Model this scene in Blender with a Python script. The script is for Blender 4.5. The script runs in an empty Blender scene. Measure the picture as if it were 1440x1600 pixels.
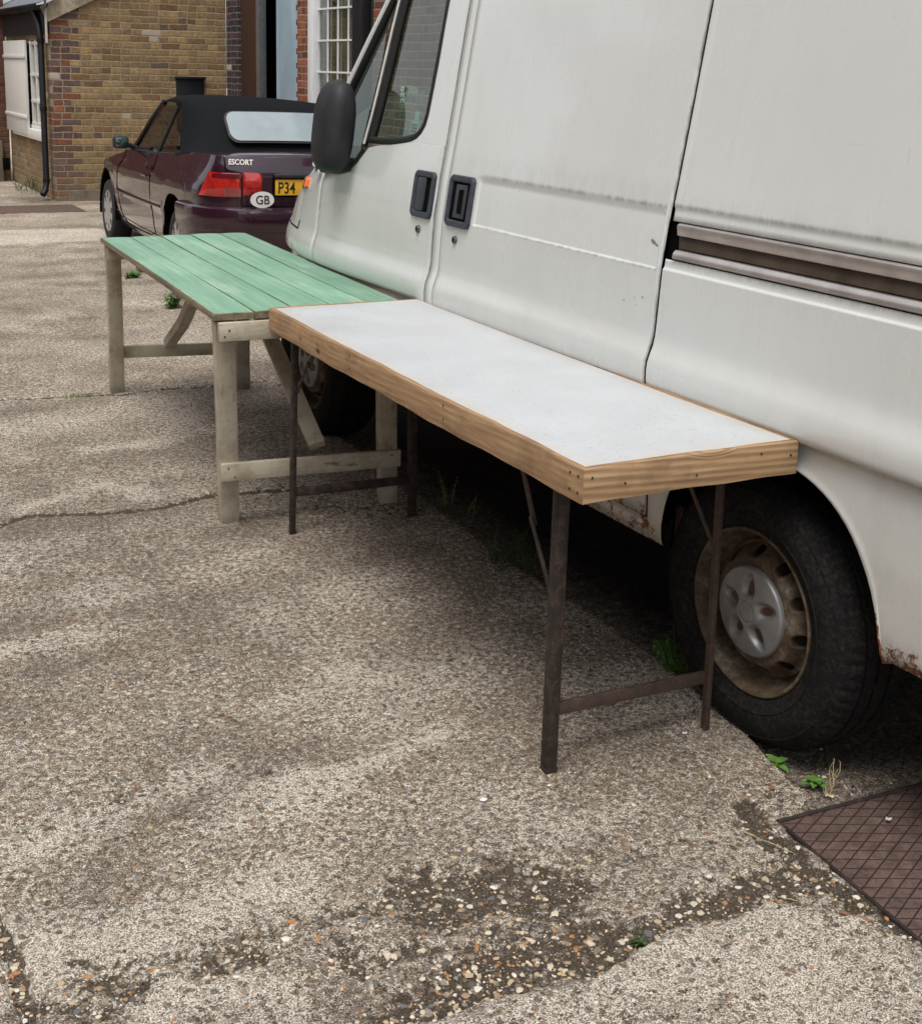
import bpy, bmesh, math, random
import numpy as np
from mathutils import Vector, Matrix
random.seed(7); rng = np.random.default_rng(7)
S = bpy.context.scene; COL = S.collection
PI = math.pi
# ------------------------------------------------------------------ camera, sky, sun, exposure
# site frame: +y is the way the van faces, +x is to its right, origin on the ground below its rear left wheel
CAM = np.array([-1.972, -2.163, 1.553])
FPX, CPY, PIT, ROL, YAW = 2018.565, 547.852, 0.213, 0.026, -0.498
_d = np.array([math.sin(YAW), math.cos(YAW), 0]); _n = np.array([math.cos(YAW), -math.sin(YAW), 0])
_s = lambda v: np.array([v @ _n, v @ _d, v[2]])
_f = np.array([0, math.cos(PIT), -math.sin(PIT)]); _u = np.array([0, math.sin(PIT), math.cos(PIT)]); _r = np.array([1., 0, 0])
FW, RT, UP = _s(_f), _s(_r*math.cos(ROL)+_u*math.sin(ROL)), _s(-_r*math.sin(ROL)+_u*math.cos(ROL))
def at(px, py, ax=2, c=0.0):            # the point of the plane coordinate[ax] = c that a spot of the photograph shows
    q = FW+RT*(px-720)/FPX-UP*(py-CPY)/FPX
    return CAM+(c-CAM[ax])/q[ax]*q
cd = bpy.data.cameras.new("camera"); cam = bpy.data.objects.new("camera", cd); COL.objects.link(cam); S.camera = cam
cam.matrix_world = Matrix(((RT[0], UP[0], -FW[0], CAM[0]), (RT[1], UP[1], -FW[1], CAM[1]), (RT[2], UP[2], -FW[2], CAM[2]), (0, 0, 0, 1)))
cd.sensor_fit = 'HORIZONTAL'; cd.sensor_width = 36; cd.lens = FPX/1440*36; cd.shift_y = -(800-CPY)/1440
cd.clip_start = 0.05; cd.clip_end = 500
SUN_EL, SUN_AZ = math.radians(66), math.radians(225)     # azimuth clockwise from +y
W = bpy.data.worlds.new("World"); S.world = W; W.use_nodes = True
wt = W.node_tree; wt.nodes.clear()
sky = wt.nodes.new('ShaderNodeTexSky'); sky.sky_type = 'NISHITA'; sky.sun_disc = False
sky.sun_elevation = SUN_EL; sky.sun_rotation = SUN_AZ; sky.air_density = 1.0; sky.dust_density = 3.0; sky.ozone_density = 1.0
hs = wt.nodes.new('ShaderNodeHueSaturation'); hs.inputs['Saturation'].default_value = 0.22
bg = wt.nodes.new('ShaderNodeBackground'); bg.inputs['Strength'].default_value = 0.13
wo = wt.nodes.new('ShaderNodeOutputWorld')
wt.links.new(sky.outputs[0], hs.inputs['Color']); wt.links.new(hs.outputs[0], bg.inputs[0]); wt.links.new(bg.outputs[0], wo.inputs[0])
sl = bpy.data.lights.new("sun", 'SUN'); sl.energy = 1.35; sl.angle = math.radians(26); sl.color = (1, 0.955, 0.89)
so = bpy.data.objects.new("sun", sl); COL.objects.link(so)
sd = Vector((math.sin(SUN_AZ)*math.cos(SUN_EL), math.cos(SUN_AZ)*math.cos(SUN_EL), math.sin(SUN_EL)))
so.rotation_euler = sd.to_track_quat('Z', 'Y').to_euler(); so.location = (-6, -6, 12)
S.view_settings.view_transform = 'Standard'; S.view_settings.look = 'None'; S.view_settings.gamma = 1
S.view_settings.exposure = 0.7
S.render.engine = 'CYCLES'

# ------------------------------------------------------------------ material helpers
class NB:
    def __init__(s, name, **kw):
        s.m = bpy.data.materials.new(name); s.m.use_nodes = True; s.t = s.m.node_tree
        s.b = s.t.nodes['Principled BSDF']
        for k, v in kw.items(): s.set(s.b, k.replace('_', ' '), v)
    def set(s, n, k, v):
        i = n.inputs[k]
        if isinstance(v, bpy.types.NodeSocket): s.t.links.new(v, i)
        elif i.type == 'RGBA' and not hasattr(v, '__len__'): i.default_value = (v, v, v, 1)
        elif i.type == 'RGBA': i.default_value = (*v[:3], 1)
        elif i.type == 'VECTOR' and not hasattr(v, '__len__'): i.default_value = (v, v, v)
        else: i.default_value = v
    def n(s, t, props=None, **kw):
        nd = s.t.nodes.new('ShaderNode'+t)
        for k, v in (props or {}).items(): setattr(nd, k, v)
        for k, v in kw.items():
            s.set(nd, int(k[1:]) if k[0] == 'i' and k[1:].isdigit() else k.replace('_', ' '), v)
        return nd
    def math(s, op, a, b=0.0, c=None, clamp=False):
        nd = s.t.nodes.new('ShaderNodeMath'); nd.operation = op; nd.use_clamp = clamp
        s.set(nd, 0, a); s.set(nd, 1, b)
        if c is not None: s.set(nd, 2, c)
        return nd.outputs[0]
    def pos(s): return s.n('NewGeometry').outputs['Position']
    def obj(s): return s.n('TexCoord').outputs['Object']
    def map(s, v, scale=(1, 1, 1), loc=(0, 0, 0), rot=(0, 0, 0)):
        return s.n('Mapping', Vector=v, Scale=scale, Location=loc, Rotation=rot).outputs[0]
    def noise(s, v, scale, detail=4, rough=.6, out='Fac', dist=0.0):
        return s.n('TexNoise', Vector=v, Scale=scale, Detail=detail, Roughness=rough, Distortion=dist).outputs[out]
    def vor(s, v, scale, out='Distance', feature='F1', rnd=1.0):
        return s.n('TexVoronoi', {'feature': feature}, Vector=v, Scale=scale, Randomness=rnd).outputs[out]
    def ramp(s, fac, stops, interp='LINEAR'):
        nd = s.t.nodes.new('ShaderNodeValToRGB'); s.set(nd, 0, fac); cr = nd.color_ramp; cr.interpolation = interp
        while len(cr.elements) < len(stops): cr.elements.new(.5)
        for e, (p, c) in zip(cr.elements, stops):
            e.position = p; e.color = (c, c, c, 1) if not hasattr(c, '__len__') else (*c, 1)
        return nd.outputs[0]
    def mix(s, f, a, b, blend='MIX'):
        nd = s.t.nodes.new('ShaderNodeMix'); nd.data_type = 'RGBA'; nd.blend_type = blend
        s.set(nd, 0, f); s.set(nd, 6, a); s.set(nd, 7, b); return nd.outputs[2]
    def attr(s, name, out='Fac'):
        return s.n('Attribute', {'attribute_name': name}).outputs[out]
    def bump(s, h, strength=.5, dist=.01, normal=None):
        nd = s.n('Bump', Height=h, Strength=strength, Distance=dist)
        if normal: s.set(nd, 'Normal', normal)
        s.set(s.b, 'Normal', nd.outputs[0]); return nd.outputs[0]
    def sep(s, v): return s.n('SeparateXYZ', Vector=v).outputs
    def comb(s, x, y, z): return s.n('CombineXYZ', X=x, Y=y, Z=z).outputs[0]
    def col(s, c): s.set(s.b, 'Base Color', c)

def simple(name, col, rough=.6, metal=0, var=.25, scale=20, bump=.0, coat=0, spec=.5):
    b = NB(name, Roughness=rough, Metallic=metal, Coat_Weight=coat, Specular_IOR_Level=spec)
    n = b.noise(b.obj(), scale, 5)
    c = np.array(col)
    b.col(b.ramp(n, [(.3, tuple(c*(1-var))), (.7, tuple(np.minimum(c*(1+var), 1)))]))
    if bump: b.bump(n, bump, .004)
    return b.m

def mat_ground():
    b = NB('aggregate_concrete', Roughness=.92, Specular_IOR_Level=.25)
    P = b.pos()
    Pw = b.n('VectorMath', {'operation': 'ADD'}, i0=P, i1=b.n('VectorMath', {'operation': 'SCALE'}, i0=b.noise(P, 60, 2, .5, 'Color'), Scale=.006).outputs[0]).outputs[0]
    fine = b.noise(P, 300, 3, .75); mid = b.noise(P, 62, 6, .75); big = b.noise(P, 2.2, 5, .6); worn = b.noise(P, 9, 4, .6)
    pale = b.attr('pale'); dirt = b.attr('dirt'); damp_shade = b.attr('stain_shade')
    cem = b.ramp(fine, [(.37, (.042, .030, .022)), (.47, (.150, .115, .085)), (.55, (.36, .295, .22)), (.63, (.70, .61, .49))])
    cem = b.mix(b.ramp(mid, [(.33, 1.), (.45, 0.)]), cem, (.050, .037, .028))
    stone = [(0, (.16, .105, .07)), (.1, (.33, .23, .14)), (.2, (.10, .085, .075)), (.3, (.42, .345, .255)), (.4, (.22, .18, .15)), (.5, (.33, .19, .10)), (.55, (.30, .27, .24)),
             (.66, (.54, .45, .34)), (.75, (.12, .10, .09)), (.84, (.46, .39, .30)), (.92, (.66, .60, .50)), (.96, (.19, .17, .17))]
    peb = None; hts = []
    for sc, thr, wgt in ((48, .36, 1), (95, .40, 1), (190, .42, 1)):
        v = b.n('TexVoronoi', Vector=Pw, Scale=sc, Randomness=1.0)
        colr = b.sep(v.outputs['Color'])
        c = b.ramp(colr[0], stone, 'CONSTANT')
        present = b.math('GREATER_THAN', colr[1], {48: .60, 95: .38, 190: .3}[sc])
        m = b.math('MULTIPLY', b.ramp(v.outputs['Distance'], [(thr-.06, 1.), (thr+.05, 0.)]), present)
        hts.append(b.math('MULTIPLY', m, {48: 1., 95: .6, 190: .35}[sc]))
        if sc == 48: base = (m, c)
        if sc == 95: base2 = (m, c)
        if sc == 190: base3 = (m, c)
    exposed = b.ramp(b.math('ADD', b.math('MULTIPLY', worn, .6), b.math('MULTIPLY', big, .5)), [(.42, .35), (.62, 1.)])
    ex = b.math('MULTIPLY', exposed, b.math('SUBTRACT', 1., b.math('MULTIPLY', pale, .55)))
    c = b.mix(b.math('MULTIPLY', base3[0], ex), cem, base3[1])
    c = b.mix(b.math('MULTIPLY', base2[0], ex), c, base2[1])
    c = b.mix(b.math('MULTIPLY', base[0], ex), c, base[1])
    crust = b.ramp(b.math('ADD', b.math('ADD', mid, b.math('MULTIPLY', b.math('SUBTRACT', fine, .5), .35)), b.math('SUBTRACT', b.math('MULTIPLY', pale, .15), .062)), [(.455, 0.), (.56, 1.)])
    crust_col = b.ramp(fine, [(.39, (.17, .128, .095)), (.48, (.52, .45, .365)), (.56, (.93, .86, .75))])  # pale crust colour, varied by fine noise
    c = b.mix(b.math('MULTIPLY', crust, b.math('SUBTRACT', .96, b.math('MAXIMUM', b.math('MULTIPLY', base[0], .9), b.math('MULTIPLY', base2[0], .6)))), c, crust_col)
    tone = b.ramp(big, [(.3, 1.08), (.5, 1.25), (.7, 1.42)])
    c = b.mix(1., c, tone, 'MULTIPLY')
    soil = b.ramp(b.noise(P, 260, 4, .7), [(.35, (.028, .020, .013)), (.50, (.085, .063, .042)), (.62, (.19, .15, .105)), (.70, (.50, .43, .33))])
    dn = b.math('ADD', dirt, b.math('MULTIPLY', b.math('SUBTRACT', b.noise(P, 30, 5, .75), .5), 1.5))
    dm = b.ramp(b.math('ADD', dn, b.math('MULTIPLY', b.math('SUBTRACT', mid, .5), -.9)), [(.38, 0.), (.56, .92)])
    c = b.mix(b.math('MULTIPLY', dm, b.math('SUBTRACT', 1., b.math('MULTIPLY', base[0], .8))), c, soil)
    c = b.mix(b.math('MULTIPLY', damp_shade, .50), c, (.085, .062, .046))  # stains, plus painted shade in the strip under the van
    c = b.mix(b.math('MULTIPLY', b.attr('van_shade'), .93), c, (.010, .008, .007))  # near-black shade under the van, put into the ground colour
    moss = b.math('MULTIPLY', b.attr('moss'), b.ramp(b.noise(P, 90, 3), [(.4, 0.), (.6, 1.)]))
    c = b.mix(b.math('MULTIPLY', moss, .85), c, (.07, .085, .022))
    b.col(c)
    h = b.math('ADD', b.math('ADD', hts[0], hts[1]), hts[2])
    h = b.math('ADD', b.math('MULTIPLY', h, .5), b.math('MULTIPLY', fine, 1.1))
    h = b.math('ADD', h, b.math('MULTIPLY', mid, 2.2))
    b.bump(h, 1.0, .007)
    return b.m

BRICK_YEL = [(0, (.25, .165, .078)), (.14, (.31, .215, .105)), (.30, (.21, .130, .064)), (.40, (.36, .25, .12)), (.5, (.27, .18, .085)), (.64, (.165, .095, .052)), (.70, (.38, .25, .11)), (.76, (.24, .165, .09)), (.93, (.115, .09, .07)), (.96, (.33, .24, .13))]
BRICK_RED = [(0, (.21, .06, .032)), (.2, (.27, .075, .038)), (.4, (.16, .05, .032)), (.6, (.30, .10, .05)), (.8, (.20, .075, .05)), (.93, (.12, .05, .04))]
BRICK_DRK = [(0, (.045, .032, .036)), (.3, (.07, .045, .045)), (.6, (.035, .03, .038)), (.85, (.13, .05, .035))]
def mat_brick(name, axis, palette, mortar=(.36, .30, .21), quoin=None, grime=.35, h=.0755, L=.232):
    b = NB(name, Roughness=.9, Specular_IOR_Level=.2)
    x, y, z = b.sep(b.pos()); u = {'x': x, 'y': y}[axis]
    wob = b.math('MULTIPLY', b.math('SUBTRACT', b.noise(b.pos(), 5, 4, .6), .5), .034)
    z2 = b.math('ADD', b.math('ADD', z, wob), 5.0)
    rowf = b.math('DIVIDE', z2, h); row = b.math('FLOOR', rowf)
    rn = b.n('TexWhiteNoise', {'noise_dimensions': '1D'}, W=row).outputs['Value']
    off = b.math('ADD', b.math('MULTIPLY', b.math('MODULO', row, 2.0), L*.5), b.math('MULTIPLY', rn, .05))
    u2 = b.math('ADD', b.math('ADD', b.math('ADD', u, off), 20.0), b.math('MULTIPLY', wob, .6))
    cf = b.math('DIVIDE', u2, L); colm = b.math('FLOOR', cf)
    cell = b.n('TexWhiteNoise', {'noise_dimensions': '2D'}, Vector=b.comb(colm, row, 0.0))
    r1 = cell.outputs['Value']
    fx = b.math('FRACT', cf); fz = b.math('FRACT', rowf)
    split = b.math('LESS_THAN', r1, .34)                  # a third of the bricks are pairs of headers
    fx2 = b.math('FRACT', b.math('MULTIPLY', fx, 2.0))
    half = b.math('MULTIPLY', split, b.math('FLOOR', b.math('MULTIPLY', fx, 2.0)))
    cc = b.n('TexWhiteNoise', {'noise_dimensions': '3D'}, Vector=b.comb(colm, row, b.math('ADD', half, 3.0)))
    r2, g2, _ = b.sep(cc.outputs['Color'])
    dx = b.math('MULTIPLY', b.math('MINIMUM', fx, b.math('SUBTRACT', 1.0, fx)), L)
    dx2 = b.math('MULTIPLY', b.math('MINIMUM', fx2, b.math('SUBTRACT', 1.0, fx2)), L*.5)
    dxx = b.n('Mix', i0=split, i2=dx, i3=dx2).outputs[0]
    dz = b.math('MULTIPLY', b.math('MINIMUM', fz, b.math('SUBTRACT', 1.0, fz)), h)
    dd = b.math('ADD', b.math('MINIMUM', dxx, dz), b.math('MULTIPLY', b.math('SUBTRACT', b.noise(b.pos(), 38, 4, .7), .5), .022))
    mort = b.ramp(dd, [(.003, .9), (.0095, 0.)])
    c = b.ramp(r2, palette, 'CONSTANT')
    if quoin:
        qc = b.ramp(r2, [(0, (.115, .065, .060)), (.4, (.15, .10, .085)), (.6, (.20, .075, .045)), (.75, (.125, .085, .08)), (.92, (.30, .105, .055))], 'CONSTANT')
        edge = b.math('ADD', quoin, b.math('MULTIPLY', b.math('MODULO', row, 2.0), .11))
        c = b.mix(b.math('LESS_THAN', u, edge), c, qc)
    face = b.noise(b.pos(), 22, 6, .75)
    c = b.mix(.75, c, b.ramp(face, [(.32, .5), (.5, .95), (.68, 1.45)]), 'MULTIPLY')
    c = b.mix(b.math('GREATER_THAN', g2, .990), c, (.46, .40, .32))
    mc = b.mix(b.noise(b.pos(), 30, 3), tuple(np.array(mortar)*.6), tuple(np.array(mortar)*1.25))
    c = b.mix(mort, c, mc)
    soot = b.ramp(b.noise(b.pos(), 1.3, 4, .6), [(.35, 0.), (.68, 1.)])
    c = b.mix(b.math('MULTIPLY', soot, grime), c, (.17, .125, .075))
    low = b.n('MapRange', Value=b.math('ADD', z, b.math('MULTIPLY', b.noise(b.pos(), 3, 3), .5)), i1=.1, i2=1.0, i3=.6, i4=.0).outputs[0]
    c = b.mix(low, c, (.20, .16, .10))
    b.col(c)
    hh = b.math('ADD', b.math('MULTIPLY', b.math('SUBTRACT', 1.0, mort), 1.0), b.math('MULTIPLY', face, .6))
    b.bump(hh, .7, .008)
    return b.m

def mat_wood(name, cols, axis='X', paint=None, knots=True, rough=.75, wear=.25, sc=1.0, gw=.14):
    b = NB(name, Roughness=rough, Specular_IOR_Level=.25)
    P = b.obj(); rnd = b.n('ObjectInfo').outputs['Random']
    P = b.n('VectorMath', {'operation': 'ADD'}, i0=P, i1=b.comb(b.math('MULTIPLY', rnd, 9.0), b.math('MULTIPLY', rnd, 5.0), rnd)).outputs[0]
    s = {'X': (1.6, 26, 26), 'Y': (26, 1.6, 26), 'Z': (26, 26, 1.6)}[axis]
    s = tuple(v*sc for v in s)
    st = b.map(P, s)
    kd = b.vor(b.map(P, {'X': (3.3, 7, 7), 'Y': (7, 3.3, 7), 'Z': (7, 7, 3.3)}[axis]), 1.0)
    warp = b.math('MULTIPLY', b.ramp(kd, [(.0, 1.), (.28, 0.)]), .55)
    g = b.n('TexWave', {'wave_type': 'BANDS', 'bands_direction': 'DIAGONAL'}, Vector=b.n('VectorMath', {'operation': 'ADD'}, i0=st, i1=b.comb(warp, warp, warp)).outputs[0], Scale=1.5, Distortion=6.0, Detail=5.0, Detail_Scale=.5).outputs['Fac']
    fib = b.noise(b.map(P, tuple(v*3 for v in s)), 1.0, 4, .7)
    f = b.math('ADD', b.math('MULTIPLY', g, gw), b.math('MULTIPLY', fib, 1.02-gw*.8))
    c = b.ramp(f, [(.2, cols[0]), (.5, cols[1]), (.8, cols[2])])
    if knots: c = b.mix(b.ramp(kd, [(.035, .9), (.075, 0.)]), c, tuple(np.array(cols[0])*.35))
    blot = b.noise(P, 6, 4, .65)
    c = b.mix(b.ramp(blot, [(.52, 0.), (.75, wear)]), c, tuple(np.array(cols[0])*.5))
    if paint:
        pc = b.mix(b.noise(b.map(P, tuple(v*1.2 for v in s)), 1.0, 4, .7), tuple(np.array(paint)*.82), tuple(np.minimum(np.array(paint)*1.1, 1)))
        pc = b.mix(b.ramp(b.noise(P, 9, 5, .7), [(.42, 0.), (.68, .8)]), pc, tuple(np.array(paint)*np.array([.56, .50, .42])))
        chip = b.ramp(b.math('ADD', b.math('MULTIPLY', fib, .5), b.math('MULTIPLY', b.noise(P, 14, 5, .7), .5)), [(.56, 0.), (.61, 1.)])
        low = b.ramp(b.noise(P, 2.2, 2), [(.4, .25), (.7, 1.)])
        c = b.mix(b.math('MULTIPLY', chip, low), pc, c)
    b.col(c); b.bump(f, .35, .0025)
    return b.m

def mat_green_paint():
    b = NB('worn_green_paint', Roughness=.62, Specular_IOR_Level=.3)
    P = b.obj()
    st = b.map(P, (55, 2.0, 55))
    f = b.noise(st, 1.0, 5, .7)
    base = b.ramp(b.noise(b.map(P, (5, 1.6, 5)), 1.0, 5, .6), [(.3, (.14, .275, .19)), (.5, (.175, .32, .225)), (.7, (.23, .38, .28))])
    base = b.mix(.6, base, b.ramp(f, [(.34, .78), (.5, 1.0), (.66, 1.2)]), 'MULTIPLY')
    pale = b.ramp(b.math('ADD', b.math('MULTIPLY', f, .5), b.math('MULTIPLY', b.noise(b.map(P, (9, 3, 9)), 1.0, 5, .65), .5)), [(.52, 0.), (.68, .5)])
    rnd = b.n('ObjectInfo').outputs['Random']; base = b.mix(1., base, b.ramp(rnd, [(0, .86), (1, 1.1)]), 'MULTIPLY')
    c = b.mix(pale, base, (.46, .55, .44))
    edge = b.attr('edge')
    e2 = b.ramp(b.math('ADD', edge, b.math('MULTIPLY', b.math('SUBTRACT', b.noise(P, 30, 4, .7), .5), 1.1)), [(.55, 0.), (.8, 1.)])
    c = b.mix(e2, c, b.ramp(f, [(.3, (.07, .058, .038)), (.7, (.26, .22, .14))]))
    c = b.mix(b.ramp(b.noise(P, 160, 2), [(.72, 0.), (.78, .8)]), c, (.62, .62, .55))
    b.col(c); b.bump(f, .3, .002)
    return b.m

def mat_van(name='van_paint', col=(.63, .65, .635), rust=True):
    b = NB(name, Roughness=.28, Coat_Weight=.8, Coat_Roughness=.10, Specular_IOR_Level=.5)
    P = b.obj(); x, y, z = b.sep(P)
    streak = b.noise(b.map(P, (22, 22, 1.4)), 1.0, 5, .65)
    cloud = b.noise(P, 1.6, 4, .6)
    grime = b.math('ADD', b.math('MULTIPLY', b.ramp(streak, [(.5, 0.), (.75, 1.)]), .07), b.math('MULTIPLY', b.ramp(cloud, [(.4, 0.), (.75, 1.)]), .16))
    c = b.mix(grime, col, (.36, .345, .30))
    d = b.attr('dirt')
    dn = b.math('MULTIPLY', d, b.ramp(b.noise(b.map(P, (40, 40, 12)), 1.0, 5, .75), [(.35, .1), (.65, 1.)]))
    c = b.mix(b.math('MULTIPLY', dn, .85), c, (.10, .09, .07))
    low = b.n('MapRange', Value=z, i1=.80, i2=.40, i3=.0, i4=.42).outputs[0]
    c = b.mix(b.math('MULTIPLY', low, b.ramp(b.noise(P, 5, 4), [(.3, .5), (.7, 1.)])), c, (.42, .36, .30))
    scr = b.ramp(b.noise(b.map(P, (3, 5, 140), rot=(.25, 0, 0)), 1.0, 3, .6), [(.70, 0.), (.73, .28)]); c = b.mix(b.math('MULTIPLY', scr, b.ramp(cloud, [(.5, 0.), (.62, 1.)])), c, (.30, .29, .26))
    film = b.n('MapRange', Value=z, i1=1.05, i2=.8, i3=.0, i4=.16).outputs[0]; c = b.mix(b.math('MULTIPLY', film, b.ramp(b.noise(P, 7, 5, .7), [(.35, .2), (.7, 1.)])), c, (.33, .30, .25))
    spk = b.ramp(b.noise(P, 210, 2), [(.725, 0.), (.75, .6)])
    c = b.mix(spk, c, (.22, .19, .15))
    rough = b.math('ADD', b.math('MULTIPLY', grime, .9), .24)
    if rust:
        rz = b.n('MapRange', Value=z, i1=.62, i2=.42, i3=.0, i4=.24).outputs[0]
        rr = b.attr('rust')
        r = b.ramp(b.math('ADD', b.math('ADD', b.noise(P, 24, 6, .75), rz), b.math('MULTIPLY', rr, .33)), [(.80, 0.), (.86, 1.)])
        rc = b.ramp(b.noise(P, 80, 4, .7), [(.3, (.055, .022, .010)), (.5, (.17, .06, .022)), (.7, (.33, .15, .06))])
        c = b.mix(r, c, rc); rough = b.math('ADD', rough, b.math('MULTIPLY', r, .6))
        b.set(b.b, 'Coat Weight', b.math('MULTIPLY', b.math('SUBTRACT', 1.0, r), .8))
    b.col(c); b.set(b.b, 'Roughness', rough)
    b.bump(b.noise(P, 2.4, 2), .04, .02)
    return b.m

def mat_metal_rust(name, dark=(.028, .021, .019), amt=.5):
    b = NB(name, Roughness=.62, Specular_IOR_Level=.45)
    P = b.obj(); n = b.noise(P, 26, 6, .7); n2 = b.noise(P, 160, 3, .7)
    rc = b.ramp(n2, [(.3, (.040, .024, .019)), (.55, (.085, .050, .038)), (.75, (.15, .092, .07))])
    c = b.mix(b.ramp(n, [(.62-amt*.3, 0.), (.78-amt*.3, 1.)]), dark, rc)
    b.col(c); b.bump(b.math('ADD', n, b.math('MULTIPLY', n2, .5)), .3, .002)
    return b.m

def mat_glass(name, tint=(.80, .90, .86), alpha=.2, rough=.02):
    m = bpy.data.materials.new(name); m.use_nodes = True; t = m.node_tree; t.nodes.clear()
    o = t.nodes.new('ShaderNodeOutputMaterial'); mx = t.nodes.new('ShaderNodeMixShader')
    tr = t.nodes.new('ShaderNodeBsdfTransparent'); tr.inputs[0].default_value = (*tint, 1)
    gl = t.nodes.new('ShaderNodeBsdfGlossy'); gl.inputs['Roughness'].default_value = rough; gl.inputs[0].default_value = (.9, .95, .93, 1)
    lw = t.nodes.new('ShaderNodeLayerWeight'); fr = t.nodes.new('ShaderNodeMath'); fr.operation = 'POWER'; fr.inputs[1].default_value = 4.5
    t.links.new(lw.outputs['Facing'], fr.inputs[0])
    ad = t.nodes.new('ShaderNodeMath'); ad.operation = 'ADD'; ad.inputs[1].default_value = alpha; ad.use_clamp = True
    t.links.new(fr.outputs[0], ad.inputs[0]); t.links.new(ad.outputs[0], mx.inputs[0])
    t.links.new(tr.outputs[0], mx.inputs[1]); t.links.new(gl.outputs[0], mx.inputs[2]); t.links.new(mx.outputs[0], o.inputs[0])
    return m

# ------------------------------------------------------------------ object helpers
def tag(o, label=None, cat=None, group=None, kind=None):
    if label: o['label'] = label
    if cat: o['category'] = cat
    if group: o['group'] = group
    if kind: o['kind'] = kind
    return o
def thing(name, label, cat, loc=(0, 0, 0), rotz=0, group=None, scale=1):
    o = bpy.data.objects.new(name, None); COL.objects.link(o); o.empty_display_size = .2
    o.location = loc; o.rotation_euler = (0, 0, rotz); o.scale = (scale,)*3
    return tag(o, label, cat, group)
def smooth_me(me, ang=None):
    me.polygons.foreach_set('use_smooth', [True]*len(me.polygons))
    if ang is not None:
        bm = bmesh.new(); bm.from_mesh(me)
        for e in bm.edges:
            if len(e.link_faces) == 2 and e.calc_face_angle(0) > math.radians(ang): e.smooth = False
        bm.to_mesh(me); bm.free()
def mesh(name, v, f, m, parent=None, smooth=None, attrs=None):
    me = bpy.data.meshes.new(name); me.from_pydata([tuple(map(float, p)) for p in v], [], [tuple(map(int, q)) for q in f])
    me.validate(); me.update()
    if m: me.materials.append(m)
    o = bpy.data.objects.new(name, me); COL.objects.link(o)
    if smooth is not None: smooth_me(me, smooth)
    for k, a in (attrs or {}).items():
        at_ = me.attributes.new(k, 'FLOAT', 'POINT'); at_.data.foreach_set('value', np.asarray(a, dtype=np.float32))
    if parent: o.parent = parent
    return o
def from_bm(name, bm, m, parent=None, smooth=None):
    me = bpy.data.meshes.new(name); bmesh.ops.recalc_face_normals(bm, faces=bm.faces); bm.to_mesh(me); bm.free()
    for q in (m if isinstance(m, (list, tuple)) else [m]): me.materials.append(q)
    o = bpy.data.objects.new(name, me); COL.objects.link(o)
    if smooth is not None: smooth_me(me, smooth)
    if parent: o.parent = parent
    return o
def gridfaces(nr, nc, wrap=False, base=0):
    f = []
    for i in range(nr-1):
        for j in range(nc if wrap else nc-1):
            a = base+i*nc+j; b = base+i*nc+(j+1) % nc
            f.append((a, b, b+nc, a+nc))
    return f
def bm_box(bm, c, s, rot=None, bev=0.0, seg=2, taper=None):
    r = bmesh.ops.create_cube(bm, size=1.0); vs = r['verts']
    for v in vs:
        v.co = Vector((v.co.x*s[0], v.co.y*s[1], v.co.z*s[2]))
        if taper and v.co.z > 0: v.co.x *= taper; v.co.y *= taper
    if bev:
        es = list({e for v in vs for e in v.link_edges})
        g = bmesh.ops.bevel(bm, geom=es, offset=bev, segments=seg, affect='EDGES', profile=.5)
        vs = list({v for f in g['faces'] for v in f.verts} | {v for v in vs if v.is_valid})
    M = Matrix.Translation(Vector(c)) @ (rot.to_4x4() if rot else Matrix())
    bmesh.ops.transform(bm, matrix=M, verts=vs)
def box(name, c, s, m, parent=None, rot=None, bev=.002, seg=2):
    bm = bmesh.new(); bm_box(bm, (0, 0, 0), s, None, bev, seg)
    o = from_bm(name, bm, m, parent, 40)
    o.location = c
    if rot: o.rotation_euler = rot.to_euler()
    return o
def bar(name, a, b, w, t, m, parent=None, up=(0, 0, 1), bev=.002, wob=0.0):
    """a straight timber or strip from a to b: its own mesh, long axis on local Z; w along 'side', t along the third axis"""
    a, b = Vector(a), Vector(b); d = b-a; L = d.length; z = d.normalized(); upv = Vector(up)
    x = upv.cross(z)
    if x.length < 1e-4: x = Vector((1, 0, 0)).cross(z)
    x.normalize(); y = z.cross(x)
    bm = bmesh.new(); bm_box(bm, (0, 0, 0), (w, t, L), None, bev)
    if wob:
        bmesh.ops.subdivide_edges(bm, edges=[e for e in bm.edges if e.calc_length() > L*.6], cuts=14)
        for v in bm.verts:
            k = math.sin(v.co.z*7.1+a[0]*9)*wob+math.sin(v.co.z*23+a[1]*5)*wob*.4
            v.co.x += k; v.co.y += k*.6
    o = from_bm(name, bm, m, parent, 40)
    R = Matrix((x, y, z)).transposed()
    o.matrix_local = Matrix.Translation((a+b)/2) @ R.to_4x4()
    return o
def tube_bm(bm, pts, r, n=10, cap=True):
    pts = [Vector(p) for p in pts]; rr = r if hasattr(r, '__len__') else [r]*len(pts)
    rings = []; prev = None
    for i, p in enumerate(pts):
        d = (pts[min(i+1, len(pts)-1)]-pts[max(i-1, 0)]).normalized()
        if prev is None:
            x = d.cross(Vector((0, 0, 1)));
            if x.length < .01: x = d.cross(Vector((1, 0, 0)))
        else: x = prev-d*prev.dot(d)
        x.normalize(); y = d.cross(x); prev = x
        rings.append([bm.verts.new(p+(x*math.cos(2*PI*k/n)+y*math.sin(2*PI*k/n))*rr[i]) for k in range(n)])
    for i in range(len(rings)-1):
        for k in range(n):
            bm.faces.new((rings[i][k], rings[i][(k+1) % n], rings[i+1][(k+1) % n], rings[i+1][k]))
    if cap:
        bm.faces.new(rings[0][::-1]); bm.faces.new(rings[-1])
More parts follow.
